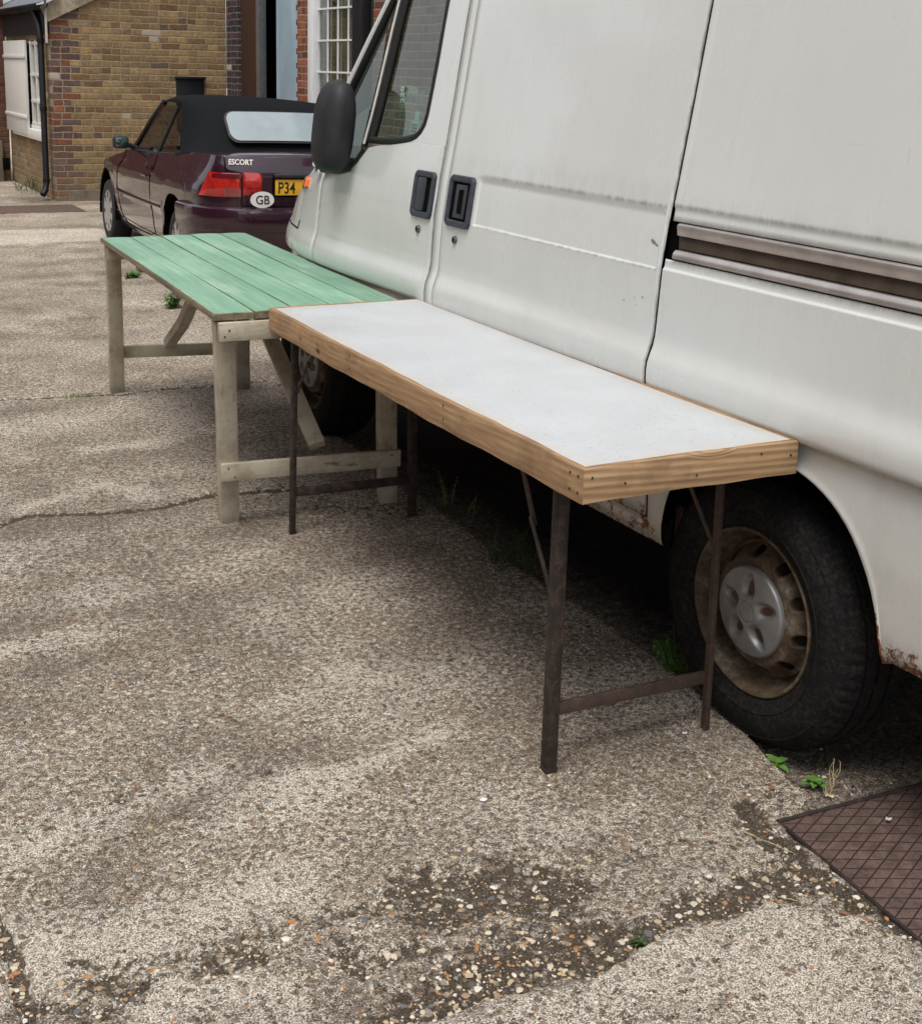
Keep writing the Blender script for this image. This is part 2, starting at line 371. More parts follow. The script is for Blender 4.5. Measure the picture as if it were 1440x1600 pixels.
def tube(name, pts, r, m, parent=None, n=10):
    bm = bmesh.new(); tube_bm(bm, pts, r, n); return from_bm(name, bm, m, parent, 50)
def lathe(name, prof, m, parent=None, n=96, fn=None, attr=None, smooth=35):
    """profile (radius, offset) turned round the local x axis; fn(r, x, angle) may move a point"""
    v = []; A = []
    for (r, x) in prof:
        for k in range(n):
            a = 2*PI*k/n; rr, xx = (r, x) if fn is None else fn(r, x, a)
            v.append((xx, rr*math.cos(a), rr*math.sin(a)))
            if attr: A.append(attr(r, x, a))
    return mesh(name, v, gridfaces(len(prof), n, True), m, parent, smooth, {'hole': A} if attr else None)
def text_obj(name, body, size, m, M, parent=None, extrude=.001, sx=1.0, bold=0.0, align='LEFT'):
    cu = bpy.data.curves.new(name, 'FONT'); cu.body = body; cu.size = size; cu.extrude = extrude; cu.offset = bold; cu.align_x = align
    to = bpy.data.objects.new(name+'_src', cu); COL.objects.link(to)
    dg = bpy.context.evaluated_depsgraph_get(); me = bpy.data.meshes.new_from_object(to.evaluated_get(dg))
    bpy.data.objects.remove(to); me.name = name; me.materials.clear(); me.materials.append(m)
    o = bpy.data.objects.new(name, me); COL.objects.link(o)
    if parent: o.parent = parent
    o.matrix_local = M @ Matrix.Diagonal((sx, 1, 1, 1)); return o
def loose(o):
    """every separate piece of a mesh becomes an object of its own, same name, parent and material"""
    bm = bmesh.new(); bm.from_mesh(o.data); bm.faces.ensure_lookup_table(); seen = set(); groups = []
    for f in bm.faces:
        if f.index in seen: continue
        st = [f]; g = []; seen.add(f.index)
        while st:
            q = st.pop(); g.append(q.index)
            for v in q.verts:
                for h in v.link_faces:
                    if h.index not in seen: seen.add(h.index); st.append(h)
        groups.append(g)
    bm.free(); me = o.data; out = [o]
    co = [v.co.copy() for v in me.vertices]; fv = [tuple(p.vertices) for p in me.polygons]; sm = [p.use_smooth for p in me.polygons]
    for k, g in enumerate(groups):
        ids = sorted({v for i in g for v in fv[i]}); mp = {v: j for j, v in enumerate(ids)}
        m2 = bpy.data.meshes.new(o.name.split('.')[0]); m2.from_pydata([co[v] for v in ids], [], [tuple(mp[v] for v in fv[i]) for i in g]); m2.polygons.foreach_set('use_smooth', [sm[i] for i in g])
        for q in me.materials: m2.materials.append(q)
        if k == 0: first = m2; continue
        c = o.copy(); c.data = m2; COL.objects.link(c); out.append(c)
    o.data = first
    return out
def sub(o, lv=2):
    md = o.modifiers.new('smooth', 'SUBSURF'); md.levels = lv; md.render_levels = lv; return o

# numpy value noise for terrain and stains
_H = rng.random((256, 256))
def vnoise(x, y, s, seed=0):
    x = x*s+seed*17.3; y = y*s+seed*9.1; xi = np.floor(x).astype(int); yi = np.floor(y).astype(int); fx = x-xi; fy = y-yi
    fx = fx*fx*(3-2*fx); fy = fy*fy*(3-2*fy); g = lambda a, b: _H[a % 256, b % 256]
    return (g(xi, yi)*(1-fx)+g(xi+1, yi)*fx)*(1-fy)+(g(xi, yi+1)*(1-fx)+g(xi+1, yi+1)*fx)*fy
def fbm(x, y, s, o=4, seed=0):
    r = 0; a = .5; t = 0
    for i in range(o): r = r+a*vnoise(x, y, s*2**i, seed+i*3); t += a; a *= .55
    return r/t
def sdist(x, y, pts):
    d = np.full(np.shape(x), 1e9)
    for (ax, ay), (bx, by) in zip(pts[:-1], pts[1:]):
        vx, vy = bx-ax, by-ay; t = np.clip(((x-ax)*vx+(y-ay)*vy)/(vx*vx+vy*vy+1e-12), 0, 1)
        d = np.minimum(d, np.hypot(x-ax-t*vx, y-ay-t*vy))
    return d
def P2(lst, z=0.0): return [tuple(at(a, b, 2, z)[:2]) for a, b in lst]
def sst(a, b, x): t = np.clip((x-a)/(b-a), 0, 1); return t*t*(3-2*t)

# ------------------------------------------------------------------ materials
M = {}
M['ground'] = mat_ground()
M['yel'] = mat_brick('yellow_stock_brick', 'x', BRICK_YEL, quoin=1.30)
M['yel_side'] = mat_brick('yellow_stock_brick_return', 'y', BRICK_YEL, grime=.7)
M['red'] = mat_brick('red_brick', 'y', BRICK_RED, mortar=(.33, .27, .20), grime=.12)
M['red_x'] = mat_brick('red_brick_front', 'x', BRICK_RED, mortar=(.25, .20, .15), grime=.35)
M['drk'] = mat_brick('dark_engineering_brick', 'y', BRICK_DRK, mortar=(.20, .19, .20), grime=.1)
M['far_red'] = mat_brick('old_red_brick', 'x', [(0, (.10, .04, .030)), (.4, (.13, .052, .038)), (.7, (.085, .036, .03))], mortar=(.11, .07, .05), grime=.2)
M['pine'] = {a: mat_wood('bare_pine_'+a, [(.150, .088, .045), (.275, .172, .092), (.40, .270, .155)], a, wear=.6, gw=.30 if a == 'X' else .10) for a in 'XYZ'}
M['cream'] = mat_wood('cream_painted_timber', [(.08, .062, .042), (.16, .125, .085), (.26, .21, .15)], 'Z', paint=(.50, .46, .37), knots=False)
M['green'] = mat_green_paint()
M['van'] = mat_van()
M['steel_brown'] = mat_metal_rust('rusty_brown_steel', (.022, .017, .015), amt=.5)
M['steel_rust'] = mat_metal_rust('rusted_steel_strip', (.045, .032, .028), amt=.75)
M['dark'] = simple('underbody_black', (.004, .004, .004), 1.0, spec=.05)
M['blackplastic'] = simple('black_plastic', (.020, .020, .023), .6, var=.35, scale=14, bump=.15, spec=.35)
M['grayplastic'] = simple('weathered_grey_plastic', (.036, .041, .055), .5, var=.4, scale=40)
M['blackpaint'] = simple('black_gloss_paint', (.008, .008, .010), .5, var=.3, spec=.3)
M['rubber'] = simple('window_rubber', (.012, .012, .012), .6)
M['chrome'] = simple('anodised_rail', (.56, .52, .49), .30, .75, .18, 14)
M['channel'] = simple('dirty_rail_channel', (.085, .062, .042), .6, .3, .4, 12)
M['white'] = simple('white_paint', (.66, .65, .62), .5, var=.12, scale=9)
M['glass'] = mat_glass('window_glass', (.58, .72, .66), .09)
M['carpaint'] = simple('aubergine_paint', (.024, .0045, .015), .25, .25, .1, 3, coat=1.0)
M['softtop'] = simple('black_canvas', (.010, .011, .013), .95, var=.3, scale=90, bump=.2, spec=.08)
M['carglass'] = mat_glass('car_glass', (.50, .55, .52), .12)
M['rearscreen'] = simple('sky_sheen_screen', (.27, .325, .35), .10, .0, .14, 3, coat=.8)  # pale blue-grey sky reflection is put into the screen's base colour
M['silver'] = simple('silver_wheel_trim', (.42, .42, .43), .32, .7, .12, 8)
M['orange'] = simple('orange_lens', (.75, .16, .02), .25, coat=.6)
M['slate'] = simple('grey_slate', (.13, .145, .165), .6, var=.3, scale=12, bump=.2)

# ------------------------------------------------------------------ ground
def axis_pts(segs):
    out = []
    for a, b, s in segs: out += list(np.arange(a, b-1e-9, s))
    return np.array(out+[segs[-1][1]])
gx = np.concatenate([-np.geomspace(60, 2.4, 22), axis_pts([(-2.2, -1.8, .05), (-1.8, .62, .01), (.62, 2.2, .04)]), np.geomspace(2.5, 60, 20)])
gy = np.concatenate([-np.geomspace(40, 1.4, 16), axis_pts([(-1.2, -.85, .05), (-.85, 2.4, .01), (2.4, 5, .02), (5, 16, .1)]), np.geomspace(17, 90, 16)])
X, Y = np.meshgrid(gx, gy)
CR1 = P2([(-90, 627), (0, 622), (60, 621), (120, 618), (190, 616), (260, 608), (325, 604), (400, 596), (480, 588)])
CR2 = P2([(-90, 850), (0, 820), (40, 806), (100, 803), (160, 802), (220, 797), (270, 789), (300, 780), (335, 773), (400, 768), (470, 762)])
CR3 = P2([(-60, 1380), (0, 1455), (22, 1500), (30, 1545), (50, 1600), (60, 1660)])
SLAB = P2([(560, 1680), (640, 1600), (700, 1585), (760, 1562), (830, 1548), (900, 1537), (956, 1512), (1016, 1471), (1080, 1451), (1155, 1434), (1200, 1407), (1249, 1424), (1309, 1430), (1361, 1430), (1440, 1482), (1500, 1520)])
EDGE = [(.60, -1.5), (-.30, -1.0), (-.21, -.75), (-.16, -.34), (-.02, -.26), (.0, -.11), (.045, .05), (.085, .39), (.10, .8), (.085, 1.215), (.12, 2.2), (.3, 6), (.8, 30)]
wv = (fbm(X, Y, 18, 4, 2)-.5)*.05
wb = (fbm(X, Y, 7, 3, 41)-.5)*.11; wc = (fbm(X, Y, 7, 3, 47)-.5)*.11
def cut(pts, w, k=1.0, s=.5):
    return (1-sst(w*s, w, sdist(X+wv*k, Y+wv*k*.8, pts)))
near = (np.abs(X) < 3) & (Y < 9)
Z = (fbm(X, Y, 1.1, 4, 1)-.5)*.018+(fbm(X, Y, 26, 4, 5)-.5)*.007+(fbm(X, Y, 75, 2, 8)-.5)*.004
Z = Z*sst(60, 8, np.hypot(X, Y))-.07*sst(5.0, 8.5, Y)
ex = np.interp(Y, [p[1] for p in EDGE if True][1:], [p[0] for p in EDGE][1:])
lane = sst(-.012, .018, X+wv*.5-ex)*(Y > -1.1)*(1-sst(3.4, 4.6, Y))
Z = Z-.040*lane*sst(-.30, -.08, Y)
dirt = np.zeros_like(X); pale = np.zeros_like(X); stain_shade = np.zeros_like(X); moss = np.zeros_like(X)
for pts, w, a in [(P2([(560, 1640), (660, 1590), (740, 1545), (830, 1500), (900, 1500), (990, 1455), (1080, 1425), (1160, 1400), (1240, 1385)]), .060, .85),
                  (P2([(1190, 1265), (1230, 1320), (1290, 1372), (1380, 1432), (1420, 1460)]), .050, 1.0),
                  (P2([(120, 1540), (250, 1500), (350, 1480), (480, 1445), (620, 1400), (760, 1395)]), .055, .47), (P2([(125, 1512), (135, 1520)]), .025, .9), (P2([(160, 1545), (200, 1560)]), .03, .9), (P2([(540, 1480), (600, 1500), (700, 1470)]), .05, .6), (P2([(330, 1500), (380, 1490)]), .05, .6),
                  (P2([(690, 1395), (770, 1385), (850, 1390)]), .135, .72), (P2([(880, 1440), (800, 1480), (720, 1520)]), .08, .5), (P2([(430, 760), (520, 790), (640, 800)]), .10, .42), (P2([(60, 1560), (160, 1590)]), .05, .5),
                  (P2([(900, 1350), (1000, 1330), (1150, 1300), (1210, 1262)]), .05, .40),
                  (P2([(560, 1230), (700, 1250), (800, 1235)]), .07, .22),
                  (P2([(240, 1222), (190, 1235)]), .03, .5), (P2([(455, 1212), (420, 1222)]), .02, .5)]:
    g = 1-sst(0, w*1.35, sdist(X+wv*1.6+wb, Y+wv*1.2+wc, pts)); dirt = np.maximum(dirt, a*g**.7)
sl_d = sdist(X+wv*.35, Y+wv*.3, SLAB)
c1, c2, c3 = cut(CR1, .022, .3), cut(CR2, .026, .45), cut(CR3, .024, .5)
below = (Y < np.interp(X, [p[0] for p in SLAB][::1], [p[1] for p in SLAB])) if all(np.diff([p[0] for p in SLAB]) > 0) else None
slab_side = np.zeros_like(X)
sx = np.array([p[0] for p in SLAB]); sy = np.array([p[1] for p in SLAB]); o_ = np.argsort(sx)
ysl = np.interp(X, sx[o_], sy[o_])
inside = (Y+wv*.35 < ysl) & (X > sx.min()) & (X < -.19)
dirt = np.where(inside, dirt*.15, dirt)
Z = Z-.010*sst(.25, .7, dirt)+.012*inside*sst(0, .012, sl_d)
dirt = np.maximum(dirt, .95*np.maximum(c1, c2)); dirt = np.maximum(dirt, .9*c3)
dirt = np.maximum(dirt, .55*(1-sst(.0, .03, np.abs(X+wv*.6-ex)))*(Y > -.4)*(Y < 4))
dirt = np.maximum(dirt, .30*lane)
dirt = np.maximum(dirt, .55*(1-sst(0, .9, Y*0+np.hypot(X-.9, (Y-13.9)*.7)))*(Y > 11.5))
Z = Z-.014*c1-.012*c2-.018*c3
for pts, w, a in [(P2([(60, 1500), (200, 1450), (330, 1420), (440, 1385)]), .10, .85), (P2([(0, 1330), (120, 1290), (250, 1240), (330, 1210)]), .09, .75),
                  (P2([(430, 1240), (560, 1200), (700, 1150)]), .06, .95), (P2([(400, 1100), (480, 1080), (560, 1060)]), .07, .45), (P2([(0, 1010), (120, 990)]), .08, .7),
                  (P2([(320, 1290), (420, 1255)]), .10, .5), (P2([(820, 1260), (900, 1300), (1000, 1250)]), .06, .55), (P2([(230, 1590), (330, 1520), (440, 1560), (420, 1660)]), .08, .75),
                  (P2([(140, 703), (260, 688)]), .09, .85), (P2([(40, 795), (140, 765), (230, 772)]), .07, .7), (P2([(-40, 955), (60, 935), (170, 925)]), .12, .35),
                  (P2([(1030, 1500), (1200, 1480), (1350, 1530)]), .12, .35), (P2([(0, 700), (100, 660)]), .2, .3)]:
    g = 1-sst(0, w*1.5, sdist(X+wv*1.5+wb, Y+wv+wc, pts)); pale = np.maximum(pale, a*g)
pale = np.clip(pale*.9+(fbm(X, Y, 3.1, 5, 11)-.46)*1.5+.12, 0, 1)
pale = np.clip(pale+.55*inside, 0, 1)*(1-.6*lane)
strip = sst(9.85, 10.0, Y)*(1-sst(10.9, 11.1, Y+X*.2))*(X < .95)
pale = np.maximum(pale, strip*.95)
stain_shade = np.clip((fbm(X*.6+Y*.5, Y*1.6-X*.4, 2.2, 4, 21)-.50)*3.2, 0, .75)*sst(3.5, 2.2, Y+0*X)*sst(1.0, 2.0, Y)
stain_shade = np.maximum(stain_shade, np.clip((fbm(X*.55+Y*.5, Y*1.5-X*.35, 3.0, 5, 31)-.47)*3.0, 0, .7))
stain_shade = np.maximum(stain_shade*(1-pale), .6*lane)  # the strip under the van adds painted shade to the stains
stain_shade = np.maximum(stain_shade, .9*(1-sst(.006, .014, sdist(X+wv*.2, Y, P2([(0, 500), (60, 497), (130, 495), (230, 483), (300, 484)]))))*(Y > 4))
moss = (1-sst(.02, .05, sdist(X, Y, [tuple(at(110, 619)[:2]), tuple(at(135, 617)[:2])])))+.9*(1-sst(.0, .35, np.hypot(X-.98, Y-13.6)))+.6*(1-sst(0, .03, np.abs(X-ex)))*(Y > -.3)*(Y < 1.5)*(fbm(X, Y, 9, 3, 3) > .5)
moss = np.clip(moss, 0, 1)
van_shade = np.clip(sst(-.10, .30, X-ex+wv*2+wb*.8)*1.0, 0, 1)*(Y > -.9)*sst(4.6, 3.6, Y)*(1-.55*sst(.25, -.2, Y))  # mask of the shade painted on the ground below the van
cu_ = (X+.152)*math.cos(.0698)-(Y+.308)*math.sin(.0698); cv_ = (X+.152)*math.sin(.0698)+(Y+.308)*math.cos(.0698)
pit_ = (cu_ > -.006) & (cu_ < .97) & (cv_ < .006) & (cv_ > -1.01)
Z = np.where(pit_, -.06, Z); rim_ = (cu_ > -.05) & (cu_ < 1.05) & (cv_ < .05) & (cv_ > -1.1) & ~pit_; Z = np.where(rim_, Z*.3-.003, Z)
vs = np.stack([X.ravel(), Y.ravel(), Z.ravel()], 1)
me = bpy.data.meshes.new('ground'); nr, nc = X.shape
me.vertices.add(len(vs)); me.vertices.foreach_set('co', vs.ravel())
ii, jj = np.meshgrid(np.arange(nr-1), np.arange(nc-1), indexing='ij'); a0 = (ii*nc+jj).ravel()
fc = np.stack([a0, a0+1, a0+nc+1, a0+nc], 1)
me.loops.add(fc.size); me.loops.foreach_set('vertex_index', fc.ravel().astype(np.int32))
me.polygons.add(len(fc)); me.polygons.foreach_set('loop_start', np.arange(0, fc.size, 4, dtype=np.int32)); me.polygons.foreach_set('loop_total', np.full(len(fc), 4, np.int32))
me.polygons.foreach_set('use_smooth', np.ones(len(fc), bool))
me.update(calc_edges=True)
for k, a in (('dirt', dirt), ('pale', pale), ('stain_shade', stain_shade), ('moss', moss), ('van_shade', van_shade)):
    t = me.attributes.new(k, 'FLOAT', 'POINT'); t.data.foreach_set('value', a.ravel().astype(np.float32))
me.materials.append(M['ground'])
go = bpy.data.objects.new('ground', me); COL.objects.link(go); go['kind'] = 'structure'
def gz(x, y):
    j = int(np.clip(np.searchsorted(gx, x), 1, nc-1)); i = int(np.clip(np.searchsorted(gy, y), 1, nr-1))
    tx = (x-gx[j-1])/(gx[j]-gx[j-1]); ty = (y-gy[i-1])/(gy[i]-gy[i-1])
    return float((Z[i-1, j-1]*(1-tx)+Z[i-1, j]*tx)*(1-ty)+(Z[i, j-1]*(1-tx)+Z[i, j]*tx)*ty)
def ga(F, x, y):
    j = int(np.clip(np.searchsorted(gx, x), 0, nc-1)); i = int(np.clip(np.searchsorted(gy, y), 0, nr-1)); return float(F[i, j])

# loose stones and grit lying on the yard
def stones():
    b = NB('loose_stones', Roughness=.8, Specular_IOR_Level=.3)
    c = b.ramp(b.attr('tone'), [(0, (.34, .24, .15)), (.12, (.11, .095, .085)), (.22, (.55, .47, .35)), (.36, (.40, .20, .09)), (.46, (.25, .22, .19)), (.56, (.60, .53, .42)), (.7, (.18, .12, .085)), (.78, (.46, .36, .22)), (.9, (.68, .64, .56)), (.96, (.13, .13, .14))], 'CONSTANT')
    b.col(b.mix(.6, c, b.ramp(b.noise(b.pos(), 300, 3), [(.3, .5), (.7, 1.05)]), 'MULTIPLY'))
    bm = bmesh.new(); bmesh.ops.create_icosphere(bm, subdivisions=1, radius=1); bv = np.array([v.co[:] for v in bm.verts]); bf = np.array([[v.index for v in f.verts] for f in bm.faces]); bm.free()
    V, F, T = [], [], []; n = 0; tries = 0
    while n < 4200 and tries < 120000:
        tries += 1
        px = random.uniform(-20, 1460); py = 1640-760*random.random()**1.15
        x, y = at(px, py)[:2]
        if x > .2 or y > 2.6: continue
        if x > -.15 and y < -.31: continue
        dd = ga(dirt, x, y)
        if random.random() > .05+dd*.9: continue
        r = min(.0075, .0012+random.expovariate(1)*.0011*(1+dd*.8))
        s = np.array([r*random.uniform(.8, 1.5), r*random.uniform(.7, 1.2), r*random.uniform(.3, .6)])
        a = random.uniform(0, PI); R = np.array([[math.cos(a), -math.sin(a), 0], [math.sin(a), math.cos(a), 0], [0, 0, 1]])
        p = (bv*(1+rng.normal(0, .2, (len(bv), 1))))*s @ R.T+np.array([x, y, gz(x, y)+s[2]*.1])
        F.append(bf+n*len(bv)); V.append(p); T.append(np.full(len(bv), random.random())); n += 1
    V = np.concatenate(V); F = np.concatenate(F); T = np.concatenate(T)
    o = mesh('gravel', V, F, b.m, None, None, {'tone': T}); o['kind'] = 'stuff'
stones()

# ------------------------------------------------------------------ rusty cover plate in the ground
def cover():
    b = NB('rusty_tread_plate', Roughness=.7, Metallic=.15, Specular_IOR_Level=.4)
    x, y, z = b.sep(b.pos()); n = b.noise(b.pos(), 30, 5, .7)
    d1 = b.math('ADD', b.math('MULTIPLY', x, .46/.0314), b.math('MULTIPLY', y, .887/.0314))
    d2 = b.math('ADD', b.math('MULTIPLY', x, -.408/.0275), b.math('MULTIPLY', y, .913/.0275))
    f = lambda d: b.math('ABSOLUTE', b.math('SUBTRACT', b.math('FRACT', b.math('ADD', d, 50.0)), .5))
    g = b.math('MAXIMUM', f(d1), b.math('ADD', f(d2), .0))
    groove = b.ramp(g, [(.43, 0.), (.475, 1.)])
    c = b.ramp(n, [(.3, (.070, .044, .036)), (.5, (.115, .075, .062)), (.7, (.165, .112, .092))])
    c = b.mix(.5, c, b.ramp(b.noise(b.pos(), 240, 3), [(.3, .6), (.7, 1.3)]), 'MULTIPLY')
    c = b.mix(groove, c, (.028, .016, .012)); b.col(c)
    b.bump(b.math('ADD', b.math('MULTIPLY', groove, -1.0), b.math('MULTIPLY', n, .3)), .7, .003)
    t = thing('access_cover', 'rusty brown iron cover plate with diamond tread set in the concrete', 'cover plate', (-.152, -.308, 0))
    rim = mat_metal_rust('cover_frame_iron', (.022, .016, .014), .35)
    w, h, zt = .95, 1.0, -.006
    R = .0
    plate = bmesh.new(); bm_box(plate, (w/2, -h/2, zt-.02), (w, h, .04), None, .001)
    from_bm('plate', plate, b.m, t, 40)
    fr = bmesh.new()
    bm_box(fr, (-.005, -h/2, zt-.018), (.008, h+.02, .044), None, .002); bm_box(fr, (w/2, .0055, zt-.018), (w+.02, .008, .044), None, .002)
    bm_box(fr, (w+.004, -h/2, zt-.018), (.010, h+.02, .044), None, .002); bm_box(fr, (w/2, -h-.004, zt-.018), (w+.02, .012, .044), None, .002)
    from_bm('frame', fr, rim, t, 40)
    t.rotation_euler = (0, 0, math.radians(-4))
cover()

# ------------------------------------------------------------------ tables
def white_table():
    H = .79; t = thing('folding_table', 'white topped trestle table with bare pine edging and folding rusty steel legs', 'table', (-.583, -.131, 0), -.014)
    L, Wd, th, tk = 1.88, .552, .074, .0165
    lam = NB('white_laminate', Roughness=.34, Specular_IOR_Level=.5)
    P = lam.obj(); n = lam.noise(P, 5, 5, .7)
    c = lam.ramp(n, [(.3, (.43, .45, .467)), (.7, (.485, .505, .523))])
    wp_ = lam.ramp(lam.noise(P, 3.0, 6, .7), [(.50, 0.), (.68, .30)]); c = lam.mix(wp_, c, (.40, .39, .36))
    sc_ = lam.ramp(lam.noise(lam.map(P, (3, 90, 1), rot=(0, 0, .5)), 1.0, 3, .6), [(.66, 0.), (.70, .25)]); c = lam.mix(sc_, c, (.36, .36, .36))
    c = lam.mix(lam.ramp(lam.noise(lam.map(P, (40, 6, 1)), 1.0, 5, .75), [(.56, 0.), (.72, .35)]), c, (.40, .36, .31))
    c = lam.mix(lam.ramp(lam.noise(P, 120, 3, .6), [(.64, 0.), (.69, .7)]), c, (.20, .18, .17))
    c = lam.mix(lam.math('MULTIPLY', lam.attr('edge'), lam.ramp(lam.noise(P, 22, 4, .7), [(.35, 0.), (.7, .8)])), c, (.50, .42, .32))
    lam.col(c); lam.set(lam.b, 'Roughness', lam.ramp(n, [(.3, .28), (.7, .5)]))
    nx, ny = 24, 70; v = []; E_ = []
    for j in range(ny+1):
        for i in range(nx+1):
            x = tk*.8+(Wd-tk*1.6)*i/nx; y = tk*.8+(L-tk*1.6)*j/ny; v.append((x, y, H-.0015-.004*math.sin(PI*j/ny)))
            E_.append(max(0, 1-min(x-tk*.8, Wd-tk*.8-x, y-tk*.8, L-tk*.8-y)/.05))
    mesh('tabletop', v, gridfaces(ny+1, nx+1), lam.m, t, 40, {'edge': E_})
    und = mat_wood('table_underside_ply', [(.07, .05, .03), (.12, .09, .06), (.17, .13, .09)], 'Y', knots=False)
    box('underside', (Wd/2, L/2, H-.02), (Wd-tk*2+.004, L-tk*2+.004, .018), und, t, bev=.001)
    def edge(a, b, miter=True, wob=0):
        a = np.array(a); b_ = np.array(b); d = b_-a; Ln = np.linalg.norm(d); d = d/Ln; nn = np.array([-d[1], d[0], 0])   # inward is to the left of a->b
        N = 40; ring = [(0, -th), (0, -.004), (.0025, -.0008), (.005, 0), (tk-.004, 0), (tk, -.004), (tk, -th), (.003, -th-.001)]
        v = []
        for i in range(N+1):
            s = i/N
            for (q, z) in ring:
                st = q*(1-s)+(Ln-q)*s if True else s*Ln
                p = a+d*st+nn*q; w = .0012*math.sin(st*9+a[0]*30)+.0007*math.sin(st*31)
                v.append((p[0]+nn[0]*w*0, p[1], H+z+(w if z > -.01 else w*1.5)-.004*math.sin(PI*st/Ln)*(abs(d[1]) > .5)))
        f = gridfaces(N+1, len(ring), True); k = len(ring)
        f.append(tuple(range(k))[::-1]); f.append(tuple(N*k+i for i in range(k)))
        return v, f
    C4 = [(0, 0, 0), (Wd, 0, 0), (Wd, L, 0), (0, L, 0)]
    for i in range(4):
        v, f = edge(C4[i], C4[(i+1) % 4])
        mesh('edge_strip', v, f, M['pine']['X' if i % 2 == 0 else 'Y'], t, 45)
    nail = simple('nail_heads', (.05, .04, .035), .6, .6)
    bmn = bmesh.new()
    for (x, y) in [(-.0005, .02), (-.0005, .05), (-.0005, .62), (-.0005, 1.2)]:
        for z in (-.02, -.055):
            bm_box(bmn, (x, y, H+z), (.002, .005, .005), None, .001)
    for x in (.02, .10, .28, .45, Wd-.02): bm_box(bmn, (x, -.0005, H-.02-.03*random.random()), (.005, .002, .005), None, .001)
    loose(from_bm('nail', bmn, nail, t))
    inv = t.matrix_basis.inverted() if False else (Matrix.Translation(t.location) @ Matrix.Rotation(-.014, 4, 'Z')).inverted()
    Lc = lambda p: inv @ Vector(p)
    sb, sr = M['steel_brown'], M['steel_rust']
    zt = H-.06
    def frame(yn, xl, xr, bl, wide_l, wide_r, brace_y, ml, mr, cz):
        legs = []
        for (x, w, m_, bx, lean) in ((xl, wide_l, ml, bl[0], 0), (xr, wide_r, mr, bl[1], 0)):
            bm = bmesh.new()                                  # an L-section leg, foot plate at its end
            bm_box(bm, (0, 0, (zt)/2), (w, .004, zt), None, .0008); bm_box(bm, (-w/2+.002, w*.45+.0025, zt/2), (.004, w*.9, zt), None, .0008)
            if w > .026: bm_box(bm, (w/2-.003, w*.45+.0025, zt/2), (.004, w*.9, zt), None, .0008)
            bm_box(bm, (0, w*.3, .006), (w+.004, w*.8, .012), None, .002)
            o = from_bm('leg', bm, m_, t, 40)
            lo = Lc((bx, yn, 0)); hi = Lc((x, yn-.01, zt)); z = (hi-lo).normalized(); y = Vector((0, 1, 0)); xx = y.cross(z).normalized(); y = z.cross(xx)
            o.matrix_local = Matrix.Translation(lo) @ Matrix((xx, y, z)).transposed().to_4x4()
            g = gz(bx, yn); o.location.z = g
        a = Lc((bl[0]+.015, yn+.012, cz)); b2 = Lc((bl[1]-.01, yn+.012, cz-.012))
        bar('crossbar', a, b2, .012, .030, mr, t, bev=.001)
        return
    frame(.074, -.497, -.062, (-.494, -.048), .027, .014, .3, sb, sr, .148)
    frame(1.762, -.462, -.030, (-.470, -.014), .018, .026, 1.5, sb, sb, .142)
    for (x0, y0, z0, x1, y1, z1, m_) in ((-.492, .098, .40, -.487, .30, zt, sb), (-.05, .095, .47, -.05, .29, zt, sr), (-.462, 1.74, .50, -.455, 1.55, zt, sb), (-.03, 1.74, .5, -.03, 1.55, zt, sb)):
        a, b2 = Lc((x0, y0, z0)), Lc((x1, y1, z1)); mid = a.lerp(b2, .48)+Vector((0, .012, 0))
        bm = bmesh.new()
        for p, q, off, w in ((a, mid+(mid-a)*.06, .0, .014), (mid-(b2-mid)*.06, b2, .006, .020)):
            d = q-p; z = d.normalized(); x = Vector((1, 0, 0)); y = z.cross(x).normalized(); x = y.cross(z)
            Mx = Matrix.Translation((p+q)/2+Vector((off, 0, 0))) @ Matrix((x, y, z)).transposed().to_4x4()
            k = len(bm.verts); bm_box(bm, (0, 0, 0), (.0035, w, d.length), None, .0008); bm.verts.ensure_lookup_table()
            bmesh.ops.transform(bm, matrix=Mx, verts=bm.verts[k:])
        k = len(bm.verts); bm_box(bm, mid+Vector((.004, 0, 0)), (.012, .012, .012), None, .003)
        from_bm('folding_brace', bm, m_, t, 40)
    for yy in (.30, 1.55): box('cross_batten', (Wd/2, yy, H-.042), (Wd-2*tk-.004, .045, .026), und, t)
white_table()

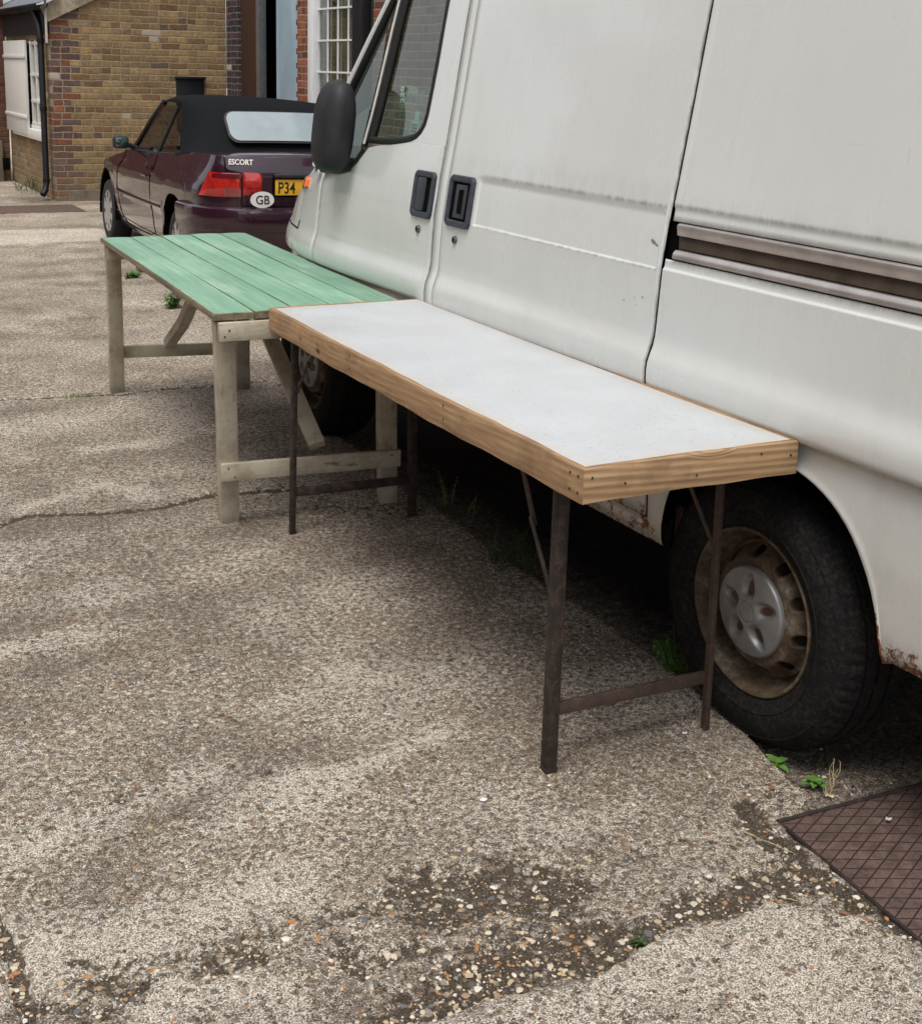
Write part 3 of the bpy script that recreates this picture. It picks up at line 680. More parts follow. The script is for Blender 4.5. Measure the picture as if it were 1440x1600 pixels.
def green_table():
    H = .775; x0, y0 = -1.972+1.284*.969, -2.163+4.075*.969
    rz = -.049; t = thing('plank_table', 'long work table with faded green plank top and cream painted timber legs', 'table', (x0, y0, 0), rz)
    L, Wd = 2.055*.969, .672
    inv = (Matrix.Translation(t.location) @ Matrix.Rotation(rz, 4, 'Z')).inverted(); Lc = lambda p: inv @ Vector(p)
    cuts = [0, .2, .405, .61, .815, 1.0]; gaps = [.0030, .0075, .0035, .0045]
    for i in range(5):
        a, b = cuts[i]*Wd+(.5*gaps[i-1] if i else 0), cuts[i+1]*Wd-(.5*gaps[i] if i < 4 else 0)
        ny, nx = 60, 8; v = []; E_ = []; dz = random.uniform(-.0012, .0012)
        us = [0, .012, .04, .3, .5, .7, .96, .988, 1]
        for j in range(ny+1):
            y = L*j/ny
            for k, u in enumerate(us):
                x = a+(b-a)*u; z = H+dz-.002*(2*u-1)**2*1.0-(.0045 if k in (0, 8) else 0)-(.002 if j in (0, ny) else 0)+.002*math.sin(y*2.3+i)
                rough_ = .003*math.sin(y*41+i)*(1 if (i == 0 and k == 0) else 0)*.3
                v.append((x-rough_, y+(.002*math.sin(x*70) if j == 0 else 0), z))
                E_.append(max(1-min(y, L-y)/.02, 1-(x/.012) if i == 0 else 0, 1-(Wd-x)/.012 if i == 4 else 0, .95 if k in (0, 8) else (.42 if k in (1, 7) else 0), 0))
        f = gridfaces(ny+1, 9); nb = len(v)
        v += [(p[0], p[1], H-.024) for p in v]; E_ += [.9]*nb; f += [tuple(q[::-1]) for q in gridfaces(ny+1, 9, base=nb)]
        per = [j*9 for j in range(ny+1)]+[ny*9+k for k in range(1, 9)]+[j*9+8 for j in range(ny-1, -1, -1)]+[k for k in range(7, 0, -1)]
        for q in range(len(per)): p1, p2 = per[q], per[(q+1) % len(per)]; f.append((p1, p2, p2+nb, p1+nb))
        mesh('plank', v, f, M['green'], t, 40, {'edge': E_})
    cr = M['cream']; zt = H-.026
    LEG = {'nl': ((-.622, 1.982), (.005, .03)), 'nr': ((-.030, 1.945), (Wd-.10, .03)), 'fl': ((-.537, 3.932), (.01, L-.06)), 'fr': ((.044, 3.79), (Wd-.06, L-.06))}
    for k, ((bx, by), (tx, ty)) in LEG.items():
        lo = Lc((bx, by, 0)); hi = Vector((tx+.035, ty+.012, zt)); lo.z = gz(bx, by)-.001
        o = bar('leg', lo, hi, .066 if k[0] == 'n' else .066, .045, cr, t, up=(0, 1, 0), bev=.004, wob=.0012)
    # aprons under the top at both ends, stretchers across the legs
    def cross(name, yl, zl, zr, xl, xr, h, m_):
        return bar(name, (xl, yl, zl), (xr, yl, zr), h, .022, m_, t, up=(0, 1, 0), bev=.003, wob=.0008)
    dirtyc = mat_wood('cream_timber_rail', [(.08, .062, .042), (.16, .125, .085), (.26, .21, .15)], 'Z', paint=(.48, .435, .345), knots=False)
    cross('apron', -.004, zt-.036, zt-.036, .012, Wd-.02, .062, dirtyc)
    cross('apron', L-.10, zt-.036, zt-.036, .012, Wd-.02, .062, dirtyc)
    nl, nr = Lc((-.622, 1.982, 0)), Lc((-.030, 1.945, 0)); fl, fr = Lc((-.537, 3.932, 0)), Lc((.044, 3.79, 0))
    lg = lambda bx, by, tx, ty, z: Lc((bx, by, 0)).lerp(Vector((tx+.035, ty+.012, 0)), z/zt)
    nl = lg(-.622, 1.982, .005, .03, .2); nr = lg(-.030, 1.945, Wd-.10, .03, .2); fl = lg(-.537, 3.932, .01, L-.06, .2); fr = lg(.044, 3.79, Wd-.06, L-.06, .2)
    bar('stretcher', (nl.x-.034, nl.y-.036, .200), (nr.x+.036, nr.y-.036, .186), .062, .022, dirtyc, t, up=(0, 1, 0), bev=.003, wob=.0008)
    bar('stretcher', (fl.x-.02, fl.y+.034, .203), (fr.x+.036, fr.y+.034, .198), .060, .022, dirtyc, t, up=(0, 1, 0), bev=.003)
    for yy in (L*.30, L*.62): box('cross_batten', (Wd/2, yy, zt-.012), (Wd-.02, .06, .022), dirtyc, t)
    a = Lc((-.300, 1.965, .236)); b = Lc((-.335, 2.62, zt-.02)); bar('brace', a, b, .058, .040, cr, t, up=(0, 1, .4), bev=.003)
    # the far brace is bowed
    a = Lc((-.300, 3.86, .235)); b = Lc((-.315, 3.15, zt-.02)); mid = a.lerp(b, .42)+Vector((0, .03, -.055))
    bm = bmesh.new(); ring = []
    for p, q in ((a, .0), (a.lerp(mid, .5), 0), (mid, 0), (mid.lerp(b, .5), 0), (b, 0)):
        ring.append([bm.verts.new(p+Vector((sx, 0, 0))+Vector((0, .5, 1)).normalized()*sz) for sx, sz in ((-.025, -.022), (.025, -.022), (.025, .022), (-.025, .022))])
    for i in range(4):
        for k in range(4): bm.faces.new((ring[i][k], ring[i][(k+1) % 4], ring[i+1][(k+1) % 4], ring[i+1][k]))
    bm.faces.new(ring[0][::-1]); bm.faces.new(ring[-1]); bmesh.ops.bevel(bm, geom=[e for e in bm.edges], offset=.002, segments=1, affect='EDGES')
    from_bm('brace', bm, cr, t, 40)
    bmn = bmesh.new()
    for (x, y, z) in ((nl.x-.01, nl.y-.0475, .215), (nl.x+.012, nl.y-.0475, .182), (nr.x, nr.y-.0475, .20), (.045, -.0165, zt-.03), (.03, -.0165, zt-.05)):
        bm_box(bmn, (x, y, z), (.006, .002, .006), None, .0009)
    loose(from_bm('nail', bmn, simple('rusty_nails', (.03, .018, .012), .8), t))
green_table()

# ------------------------------------------------------------------ the white van
PZ = [(.36, -.022), (.38, -.03), (.45, -.042), (.60, -.048), (.75, -.046), (.787, -.044), (.792, -.045), (.797, -.066), (.803, -.0705), (.815, -.0725), (.84, -.073), (.86, -.0705), (.88, -.064), (.90, -.056), (.925, -.051), (.95, -.049), (1.09, -.040), (1.20, -.024), (1.31, -.004), (1.50, .028), (1.75, .068), (2.0, .115), (2.12, .155), (2.2, .21), (2.26, .30), (2.30, .46), (2.32, .95)]
pzz, pxx = map(np.array, zip(*PZ))
YF = [(.3, 3.62), (.6, 3.72), (.8, 3.73), (.9, 3.70), (1.0, 3.60), (1.1, 3.45), (1.2, 3.22), (1.30, 2.92), (1.9, 2.35), (2.3, 1.75)]
def plan(y, z):
    yf = max(float(np.interp(z, *zip(*YF))), 2.6); t = np.clip((y-2.2)/(yf-2.2), 0, 1)
    return .95*(1-(1-t**2.75)**(1/2.75))
def vx(y, z): return np.interp(z, pzz, pxx)+plan(y, z)
def arch(y, yc=-.06, hw=.37, zt=.735, zb=.36):
    u = np.clip(np.abs((y-yc)/hw), 0, 1); return zb+(zt-zb)*(1-u**2.4)**(1/2.2)
def van():
    van_ = thing('panel_van', 'white panel van with rusty sills standing right behind the two tables', 'van', tuple(CAM*(1-1.02)), 0, scale=1.02)
    T = van_; mv = M['van']
    def near_zs(z0, z1, step=.04, keys=()):
        ks = sorted({round(k, 4) for k in [z0, z1]+[p for p, _ in PZ if z0 < p < z1]+[k for k in keys if z0 < k < z1]})
        out = []
        for a, b in zip(ks[:-1], ks[1:]):
            n = max(1, int(math.ceil((b-a)/step))); out += [a+(b-a)*i/n for i in range(n)]
        return out+[z1]
    def ycols(y0, y1, step=.03, keys=(), edge=True):
        ks = sorted({y0, y1, *[k for k in keys if y0 < k < y1]}|({y0+.0015, y0+.004, y0+.008, y1-.0015, y1-.004, y1-.008} if edge else set()))
        out = []
        for a, b in zip(ks[:-1], ks[1:]):
            n = max(1, int(math.ceil((b-a)/step))); out += [a+(b-a)*i/n for i in range(n)]
        return out+[y1]
    def eround(y, y0, y1):
        d = min(y-y0, y1-y); return .0065*max(0, 1-d/.008)**2
    def panel(name, y0, y1, zlo, zhi, parent=T, delta=None, dirt=None, rust=None, ykeys=(), zkeys=(), rowz=None, right=False, edges=True, mat=None, step=.03):
        ys = ycols(y0, y1, step, ykeys, edges); v = []; D = []; R = []
        zmax = max(zhi(y) for y in ys); zmin = min(zlo(y) for y in ys)
        base = rowz or near_zs(zmin, zmax, .035, zkeys)
        split = .797 if zmin < .79 and zmax > .83 else None
        for y in ys:
            lo, hi = zlo(y), zhi(y)
            for z in base:
                if split and z < split: zz = split-(split-z)*(split-lo)/(split-zmin)
                else:
                    ref = .9 if (zmax > 1.0 and zmin < .9) else zmin
                    zz = z if z <= ref else ref+(z-ref)*(hi-ref)/(zmax-ref)
                    if not split and zmin >= .9: zz = lo+(z-zmin)*(hi-lo)/(zmax-zmin)
                    if not split and zmax <= .83: zz = lo+(z-zmin)*(hi-lo)/(zmax-zmin)
                x = vx(y, zz)+(eround(y, y0, y1) if edges else 0)+(delta(y, zz) if delta else 0)
                v.append(((1.90-x) if right else x, y, zz)); D.append(min(1, (dirt(y, zz) if dirt else 0)+(.9*math.exp(-(min(y-y0, y1-y)/.0035)**2) if edges else 0))); R.append(rust(y, zz) if rust else 0)
        f = gridfaces(len(ys), len(base))
        if right: f = [q[::-1] for q in f]
        o = mesh(name, v, f, mat or mv, parent, 28, {'dirt': D, 'rust': R})
        o.data.materials.append(M['dark']); md = o.modifiers.new('thickness', 'SOLIDIFY'); md.thickness = .004; md.offset = -1; md.material_offset_rim = 1; md.material_offset = 1
        return o
    c_ = lambda k: (lambda y: k)
    SILL = .392
    # sliding door with its pressed recess
    def rec(y, z, a=.392, b=1.335, z0=1.087, z1=1.238):
        if not (a < y < b): return 0.0
        top = 1-sst(z1-.022, z1+.004, z); bot = sst(z0-.002, z0+.005, z); side = sst(a, a+.010, y)
        return .0065*float(top*bot*side)
    def sd(y, z):
        g = math.exp(-((z-1.240)/.006)**2)*.7*(y < 1.33)*(y > .39)+math.exp(-((z-1.086)/.0035)**2)*.8*(y > .39)*(y < 1.33)+math.exp(-((y-.378)/.006)**2)*.5
        g += math.exp(-((z-1.27)/.03)**2)*.18
        return min(1, g+.5*math.exp(-((z-.79)/.012)**2))
    SLD = panel('sliding_door', .380, 1.543, c_(.45), c_(2.12), delta=rec, dirt=sd, ykeys=(.385, .39, .394, .398, .402, .41, 1.33, 1.338), zkeys=tuple(np.arange(1.08, 1.10, .0022))+tuple(np.arange(1.21, 1.25, .004)), rust=lambda y, z: .3*max(0, 1-abs(z-.45)/.05))
    # cab door below the glass, then the upright part of its frame behind the glass
    BELT = [(1.6, 1.3125), (1.86, 1.3125), (2.02, 1.291), (2.10, 1.286), (2.19, 1.272), (2.27, 1.21), (2.34, 1.172), (2.42, 1.158), (2.62, 1.150)]
    belt = lambda y: float(np.interp(y, *zip(*BELT)))
    CAB = panel('cab_door', 1.6065, 2.612, c_(.45), belt, dirt=lambda y, z: min(1, .55*math.exp(-((z-1.12)/.09)**2-((y-2.42)/.055)**2)+.5*math.exp(-((z-.79)/.012)**2)), ykeys=tuple(p[0] for p in BELT), step=.025)
    GE = lambda z: float(np.interp(z, [1.313, 1.325, 1.345, 1.37, 1.40, 1.78, 2.03], [1.86, 1.82, 1.788, 1.768, 1.758, 1.742, 1.735]))
    zs = [1.313, 1.318, 1.325, 1.335, 1.345, 1.357, 1.37, 1.385, 1.40, 1.45, 1.5, 1.6, 1.7, 1.8, 1.9, 2.0, 2.03]
    v = []
    for z in zs:
        for u in (0, .012, .04, .2, .5, .8, .95, .985, 1):
            y = 1.6065+(GE(z)-1.6065)*u; v.append((vx(y, z)+.005*(u == 0)+.003*(u == 1), y, z))
    mesh('door_frame', v, gridfaces(len(zs), 9), mv, CAB, 30)
    panel('door_frame_top', 1.601, 2.05, c_(2.032), c_(2.12), parent=CAB)
    # pillar strip between the doors, rear side panels, front wing
    panel('door_pillar', 1.5460, 1.5950, c_(.45), c_(2.12), edges=False, delta=lambda y, z: .0015+.003*max(0, 1-(y-1.5455)/.006))
    def lip(y, z):
        d = z-arch(y); return (-.004*math.exp(-(d/.012)**2) if abs(y+.06) < .372 else 0)
    zlo_r = lambda y: max(.392+.02*max(0, -(y+.43))*1.5, arch(y)) if -.43 < y < .31 else (.395 if y > .3 else .405)
    yarch = tuple(-.06+.37*math.cos(a) for a in np.linspace(.02, PI-.02, 40))
    panel('lower_side_panel', -1.35, .3725, zlo_r, c_(1.1165), ykeys=yarch, delta=lambda y, z: lip(y, z)-.0035*float(sst(1.094, 1.098, z)*(1-1))+.004*float(sst(1.090, 1.097, z)), zkeys=(1.088, 1.090, 1.0925, 1.095, 1.098, 1.104, 1.11),
          dirt=lambda y, z: min(1, .5*math.exp(-((z-1.116)/.01)**2)+.35*math.exp(-((z-.79)/.008)**2)), rust=lambda y, z: (.55*max(0, 1-(z-arch(y))/.016) if abs(y+.06) < .369 else 0)+(.52*max(0, 1-(z-.40)/.05) if y < -.36 else 0))
    panel('upper_side_panel', -1.35, .3725, c_(1.2095), c_(2.12), delta=lambda y, z: .006*float(1-sst(1.232, 1.252, z)), zkeys=tuple(np.arange(1.224, 1.258, .004)),
          dirt=lambda y, z: min(1, .6*math.exp(-((z-1.246)/.005)**2)+.12*math.exp(-((z-1.262)/.018)**2)+.5*math.exp(-((z-1.213)/.006)**2)+.5*math.exp(-((y-.373)/.006)**2)))
    # sills
    panel('sill', .312, .84, lambda y: .388 if y > .33 else .388, c_(.4465), edges=False, rust=lambda y, z: .42 if y < .42 else .12, delta=lambda y, z: .004, mat=mv)
    panel('sill', .845, 2.46, c_(.390), c_(.4465), edges=False, rust=lambda y, z: .05, delta=lambda y, z: .004)
    # wheel-arch front tail of the sill
    # rail of the sliding door: upper lip, channel, lower lip
    def strip(name, prof, m_, y0=-1.35, y1=.335, par=T):
        ys = np.linspace(y0, y1, 24); v = []
        for y in ys:
            for (dx, z) in prof: v.append((np.interp(z, pzz, pxx)+dx, y, z))
        f = gridfaces(len(ys), len(prof)); o = mesh(name, v, f, m_, par, 30); return o
    RAIL = strip('rail', [(.03, 1.119), (.004, 1.119), (-.002, 1.1225), (-.003, 1.128), (-.001, 1.136), (.004, 1.1415), (.034, 1.142)], M['chrome'])
    strip('rail_channel', [(.020, 1.1425), (.013, 1.146), (.012, 1.160), (.016, 1.1765)], M['channel'], par=RAIL)
    strip('upper_rail_lip', [(.034, 1.175), (.010, 1.1755), (.002, 1.178), (.0, 1.186), (-.004, 1.198), (-.003, 1.2035), (.002, 1.2065), (.03, 1.207)], M['chrome'], par=RAIL)
    box('rail_stop', (.0, .325, 1.16), (.03, .035, .045), M['grayplastic'], RAIL, bev=.004)
    # front wing, nose, bonnet
    arch_f = lambda y: arch(y, 2.86, .38) if 2.50 < y < 3.23 else .45
    def hood_top(y): return float(np.interp(y, [2.615, 2.8, 3.0, 3.2, 3.45], [1.150, 1.165, 1.14, 1.09, 1.03]))
    panel('front_wing', 2.617, 3.25, lambda y: max(.40, arch_f(y)), hood_top, ykeys=tuple(2.86+.38*math.cos(a) for a in np.linspace(.05, PI-.05, 24)), rust=lambda y, z: .3*max(0, 1-(z-arch_f(y))/.03))
    zs = near_zs(.42, 1.03, .05); v = []; n = 40
    for z in zs:
        yf = float(np.interp(z, *zip(*YF))); t0 = ((3.25-2.2)/(yf-2.2))
        for k in range(n+1):                                  # from the wing's edge round the corner to the centre line and back
            a = k/n; s = t0+(1-t0)*(1-(1-min(a*2, 1))**2) if a <= .5 else t0+(1-t0)*(1-(1-min((1-a)*2, 1))**2)
            s = min(s, 1-1e-9); y = 2.2+(yf-2.2)*s; x = np.interp(z, pzz, pxx)+.95*(1-(1-s**2.75)**(1/2.75))
            if a == .5: x = .95
            v.append((x if a <= .5 else 1.9-x, y, z))
    mesh('front_bumper_panel', v, gridfaces(len(zs), n+1), mv, T, 30)
    v = []; ny = 14; nx = 20
    for j in range(ny+1):
        y = 2.60+(3.60-2.60)*j/ny
        for i in range(nx+1):
            u = i/nx; z = float(np.interp(y, [2.6, 2.8, 3.0, 3.2, 3.45, 3.6], [1.150, 1.165, 1.14, 1.09, 1.03, .99])); x0 = vx(y, z)
            if y > 3.45: x0 = max(x0, .1)
            x = x0+(1.9-2*x0)*u; v.append((x, y, z+.085*math.sin(PI*u)**.45*(1 if y < 3.3 else .8)))
    mesh('bonnet', v, gridfaces(ny+1, nx+1), mv, T, 40)
    # right-hand side
    panel('right_side_panel', -1.35, 1.55, lambda y: max(.40, arch(y)) if -.43 < y < .31 else .40, c_(2.12), right=True, ykeys=yarch)
    RC = panel('right_cab_door', 1.60, 2.612, c_(.40), belt, right=True)
    panel('right_front_wing', 2.617, 3.25, lambda y: max(.40, arch_f(y)), hood_top, right=True)
    panel('right_door_frame', 1.552, 1.75, c_(1.31), c_(2.12), right=True, edges=False)
    # roof and rear
    v = []; ys = [-1.35, -.5, .5, 1.5, 1.9, 2.02]
    zr = [2.12, 2.16, 2.2, 2.26, 2.30, 2.32]
    for y in ys:
        row = [(np.interp(z, pzz, pxx), z-(.06 if y > 2 else 0)) for z in zr]
        for x, z in row: v.append((x, y, z))
        for x, z in row[::-1][1:]: v.append((1.9-x, y, z))
    mesh('roof', v, gridfaces(len(ys), 11), mv, T, 40)
    zs = near_zs(.42, 2.3, .1); v = []
    for z in zs:
        x = float(np.interp(z, pzz, pxx)); v += [(x, -1.35, z), (.95, -1.352, z), (1.9-x, -1.35, z)]
    mesh('rear_doors', v, gridfaces(len(zs), 3), mv, T, 40)
    # inner body: dark liner seen only through gaps, floor, bulkhead, cab floor
    liner = M['dark']; bm = bmesh.new()
    def quad(*p): bm.faces.new([bm.verts.new(q) for q in p])
    for X0, sg in ((0, 1), (1.9, -1)):
        for ya, yb in ((-1.33, -.445), (-.445, .325), (.325, 2.45)):
            zb = .43 if not (ya == -.445) else .76
            for z0, z1 in ((zb, .78), (.78, .95), (.95, 1.27))+(((1.27, 1.6), (1.6, 2.1)) if yb < 1 or True else ()):
                if z0 >= z1: continue
                yy = min(yb, 1.55) if z0 >= 1.2 else yb
                if yy <= ya or (sg == -1 and False): continue
                a0 = X0+sg*(np.interp(z0, pzz, pxx)+.020+(.02 if z0 < .9 else 0)); a1 = X0+sg*(np.interp(z1, pzz, pxx)+.020+(.02 if z1 < .9 else 0))
                quad((a0, ya, z0), (a0, yy, z0), (a1, yy, z1), (a1, ya, z1))
    quad((.33, -1.33, .44), (1.57, -1.33, .44), (1.57, 3.3, .44), (.33, 3.3, .44))
    for xa, xb in ((.02, .33), (1.57, 1.88)):
        quad((xa, .33, .44), (xb, .33, .44), (xb, 2.45, .44), (xa, 2.45, .44)); quad((xa, -1.33, .44), (xb, -1.33, .44), (xb, -.46, .44), (xa, -.46, .44))
    from_bm('inner_shell', bm, liner, T)
    bulk = simple('cab_lining', (.075, .085, .08), .8, var=.2)
    box('bulkhead', (.95, 1.50, 1.30), (1.74, .02, 1.55), bulk, T, bev=.002)
    box('dashboard', (.95, 2.62, 1.07), (1.62, .36, .24), M['blackplastic'], T, bev=.05, seg=4)
    seat = simple('seat_cloth', (.03, .034, .04), .9, var=.2)
    for sx_, nm in ((.45, 'passenger_seat'), (1.42, 'driver_seat')):
        bm = bmesh.new(); w = .75 if sx_ < 1 else .46
        bm_box(bm, (sx_+.05*(sx_ < 1), 1.88, .90), (w, .48, .16), None, .05, 4); bm_box(bm, (sx_+.05*(sx_ < 1), 1.62, 1.13), (w, .13, .40), None, .05, 4)
        from_bm(nm, bm, seat, T, 40)
    bm = bmesh.new(); cx, cy, cz = 1.42, 2.30, 1.20
    tube_bm(bm, [(cx+.19*math.cos(a), cy+.10*math.sin(a), cz+.16*math.sin(a)) for a in np.linspace(0, 2*PI, 28)], .014, 8, False)
    from_bm('steering_wheel', bm, M['blackplastic'], T, 50)
    # pillars, windscreen, side glass
    AP = [(2.62, 1.285), (2.455, 1.485), (2.27, 1.64), (2.20, 1.797), (2.02, 2.02), (1.93, 2.09)]
    AP = [(2.66, 1.17), (2.60, 1.30), (2.455, 1.490), (2.33, 1.645), (2.205, 1.797), (2.02, 2.02), (1.93, 2.10)]
    for rt_ in (0, 1):
        pts = []
        for y, z in AP:
            x = vx(min(y, 2.2), z)+.012; pts.append(((1.9-x) if rt_ else x, y, z))
        tube('windscreen_pillar', pts, [.026]*len(pts), mv, T, 10)
    v = []; n = 12; m_ = 10
    for j in range(m_+1):
        t = j/m_; yb, zb = 2.64+(1.95-2.64)*t, 1.20+(2.08-1.20)*t
        for i in range(n+1):
            u = i/n; x0 = vx(2.0, zb)+.03; v.append((x0+(1.9-2*x0)*u, yb+.26*math.sin(PI*u)**.8*(1-.3*t), zb))
    mesh('windscreen', v, gridfaces(m_+1, n+1), M['glass'], T, 60)
    def glass(name, zs, ya, yb, off, parent, right=False, m=None):
        v = []; n = 8
        for z in zs:
            for i in range(n+1):
                y = ya(z)+(yb(z)-ya(z))*i/n; x = vx(min(y, 2.2), z)+off; v.append(((1.9-x) if right else x, y, z))
        return mesh(name, v, gridfaces(len(zs), n+1), m or M['glass'], parent, 60)
    DIV = lambda z: float(np.interp(z, [1.285, 1.318, 1.794, 2.02], [2.225, 2.211, 2.118, 2.08]))
    APY = lambda z: float(np.interp(z, [1.17, 1.30, 1.49, 1.645, 1.797, 2.02], [2.63, 2.565, 2.42, 2.295, 2.175, 2.09]))
    zg = list(np.linspace(1.318, 2.02, 14))
    GL = glass('side_window', zg, lambda z: max(GE(z)-.02, 1.74), DIV, .012, CAB)
    glass('right_side_window', zg, lambda z: 1.75, lambda z: APY(z)-.03, .012, RC, True)
    QG = glass('quarter_window', list(np.linspace(1.18, 1.99, 16)), lambda z: max(DIV(z), float(np.interp(z, [1.17, 1.19, 1.29], [2.44, 2.33, 2.22]))), APY, .012, CAB)
    def seal(name, pts, r, m_, parent, fl=.0):
        return tube(name, [(vx(min(y, 2.2), z)+fl, y, z) for y, z in pts], r, m_, parent, 8)
    lo = [(2.205, 1.300), (2.1, 1.303), (1.95, 1.312), (1.86, 1.325), (1.815, 1.338), (1.79, 1.355), (1.774, 1.375), (1.764, 1.41), (1.752, 1.6), (1.747, 1.8), (1.745, 2.02)]
    seal('window_seal', lo, .0125, M['rubber'], GL, .006)
    seal('window_seal', [(DIV(z)-.030, z) for z in np.linspace(1.30, 2.02, 8)], .017, M['rubber'], GL, .008)
    seal('window_divider', [(DIV(z), z) for z in np.linspace(1.285, 2.02, 8)], .0055, M['white'], GL, -.004)
    seal('window_seal', [(DIV(z)+.018, z) for z in np.linspace(1.27, 1.95, 8)], .012, M['rubber'], QG, .006)
    seal('window_seal', [(2.22, 1.268), (2.27, 1.222), (2.34, 1.184), (2.42, 1.170), (2.60, 1.163)], .013, M['rubber'], QG, .004)
    seal('window_seal', [(APY(z)+.012, z) for z in np.linspace(1.165, 1.97, 10)], .015, M['rubber'], QG, .006)
    v = []
    for a in np.linspace(.0, PI, 24):
        for x in (.0, .14, .30): v.append((x+.012, 2.86+.40*math.cos(a), .37+.40*math.sin(a)**.8))
    mesh('arch_liner', v, gridfaces(24, 3), M['dark'], T, 60)
    box('inner_arch', (.32, 2.86, .6), (.01, .84, .44), M['dark'], T, bev=0)
    box('grab_pillar', (1.70, 2.30, 1.65), (.03, .03, .92), simple('pale_green_trim', (.40, .50, .44), .6, var=.2), T, bev=.01)
    # tax-disc stickers inside the cab glass
    pale = simple('pale_sticker', (.33, .46, .40), .6, var=.12); ink = simple('sticker_ink', (.03, .05, .04), .6)
    def glass_card(name, y0, y1, z0, z1, parent, m_, off):
        return mesh(name, [(vx(y0, z0)+off, y0, z0), (vx(y1, z0)+off, y1, z0), (vx(y1, z1)+off, y1, z1), (vx(y0, z1)+off, y0, z1)], [(0, 1, 2, 3)], m_, parent)
    st = glass_card('window_sticker', 1.845, 1.908, 1.338, 1.385, GL, pale, .016); glass_card('window_sticker_tab', 1.855, 1.89, 1.386, 1.415, GL, pale, .016)
    for k in range(3): glass_card('printed_line', 1.855, 1.898, 1.345+.011*k, 1.350+.011*k, st, ink, .0135)
    Mt = Matrix(((0, 0, -1, float(vx(2.0, 1.45))+.010), (0, 1, 0, 2.03), (1, 0, 0, 1.415), (0, 0, 0, 1)))
    Mt = Matrix(((0, 0, 1, float(vx(2.0, 1.46))+.009), (0, 1, 0, 1.985), (1, 0, 0, 1.418), (0, 0, 0, 1)))
    text_obj('window_number', '8228', .040, pale, Mt, GL, .0003, 1.0, .0006)
    # handles and locks
    gp = M['grayplastic']
    def handle(name, yc, zc, w, h, parent, style):
        x = vx(yc, zc); slope = math.atan((vx(yc, zc+.05)-vx(yc, zc-.05))/.1)
        e = bpy.data.objects.new(name, None)
        bm = bmesh.new(); fr = .021; nc_ = 8
        def rr(w2, h2, rad):
            out = []
            for cx_, cz_, a0 in ((w2-rad, h2-rad, 0), (-w2+rad, h2-rad, PI/2), (-w2+rad, -h2+rad, PI), (w2-rad, -h2+rad, PI*1.5)):
                out += [(cx_+rad*math.cos(a0+PI/2*i/nc_), cz_+rad*math.sin(a0+PI/2*i/nc_)) for i in range(nc_+1)]
            return out
        loops = []
        for w2, h2, rad, xx in ((w/2, h/2, .022, .006), (w/2, h/2, .022, -.004), (w/2-.004, h/2-.004, .019, -.008), (w/2-fr+.004, h/2-fr+.004, .008, -.008), (w/2-fr, h/2-fr, .006, -.004), (w/2-fr, h/2-fr, .006, .004)):
            loops.append([bm.verts.new((xx, p, q)) for p, q in rr(w2, h2, rad)])
        for A_, B_ in zip(loops[:-1], loops[1:]):
            for i in range(len(A_)): bm.faces.new((A_[i], A_[(i+1) % len(A_)], B_[(i+1) % len(A_)], B_[i]))
        o = from_bm(name, bm, gp, parent, 40); o.location = (x-.003, yc, zc); o.rotation_euler = (0, slope, 0)
        b2 = bmesh.new(); bm_box(b2, (.003, 0, 0), (.006, w-fr, h-fr), None, 0); from_bm('recess', b2, M['dark'], o)
        b3 = bmesh.new()
        if style == 'flap': bm_box(b3, (-.002, w*.11, 0), (.012, w*.38, h*.72), None, .005, 3)
        else:
            bm_box(b3, (.003, 0, 0), (.012, w*.44, h*.66), None, .004, 3)
        from_bm('lever', b3, simple('handle_lever', (.035, .04, .05), .45), o, 40)
        if style != 'flap':
            b4 = bmesh.new(); bm_box(b4, (-.0042, -.006, 0), (.003, w*.17, h*.46), None, .001); from_bm('finger_slot', b4, M['dark'], o)
        return o
    handle('handle', 1.690, 1.150, .148, .156, CAB, 'flap'); handle('handle', 1.432, 1.151, .160, .164, SLD, 'slot')
    for (y, z, par) in ((1.703, 1.033, CAB), (1.440, 1.029, SLD)):
        bm = bmesh.new(); x = float(vx(y, z))
        bmesh.ops.create_cone(bm, cap_ends=True, segments=20, radius1=.0135, radius2=.011, depth=.010)
        bmesh.ops.transform(bm, matrix=Matrix.Translation((x-.003, y, z)) @ Matrix.Rotation(-PI/2, 4, 'Y'), verts=bm.verts)
        k = from_bm('lock', bm, simple('lock_barrel', (.12, .12, .12), .4, .7), par, 40)
        box('keyhole', (x-.0095, y, z), (.002, .003, .011), M['dark'], k, bev=0)
    # chipped paint marks
    bm = bmesh.new()
    for (px, py, s) in ((991, 378, .012), (996, 383, .008), (956, 470, .004), (972, 466, .004), (984, 466, .005), (975, 478, .003), (782, 300, .003)):
        p = at(px, py, 0, -.045*1.02+.0); y, z = (p[1]-van_.location.y)/1.02, (p[2]-van_.location.z)/1.02
        a = [bm.verts.new((float(vx(y, z))-.0006+(.0055 if px == 991 or px == 996 else 0), y+s*math.cos(t)*random.uniform(.5, 1.2), z+s*.6*math.sin(t+.6)*random.uniform(.4, 1.2))) for t in np.linspace(0, 2*PI, 9)[:-1]]
        bm.faces.new(a)
    loose(from_bm('paint_chip', bm, simple('bare_primer', (.20, .20, .18), .8), SLD))
    # door mirror, folded against the glass
    bm = bmesh.new(); nz, na = 26, 40; rings = []
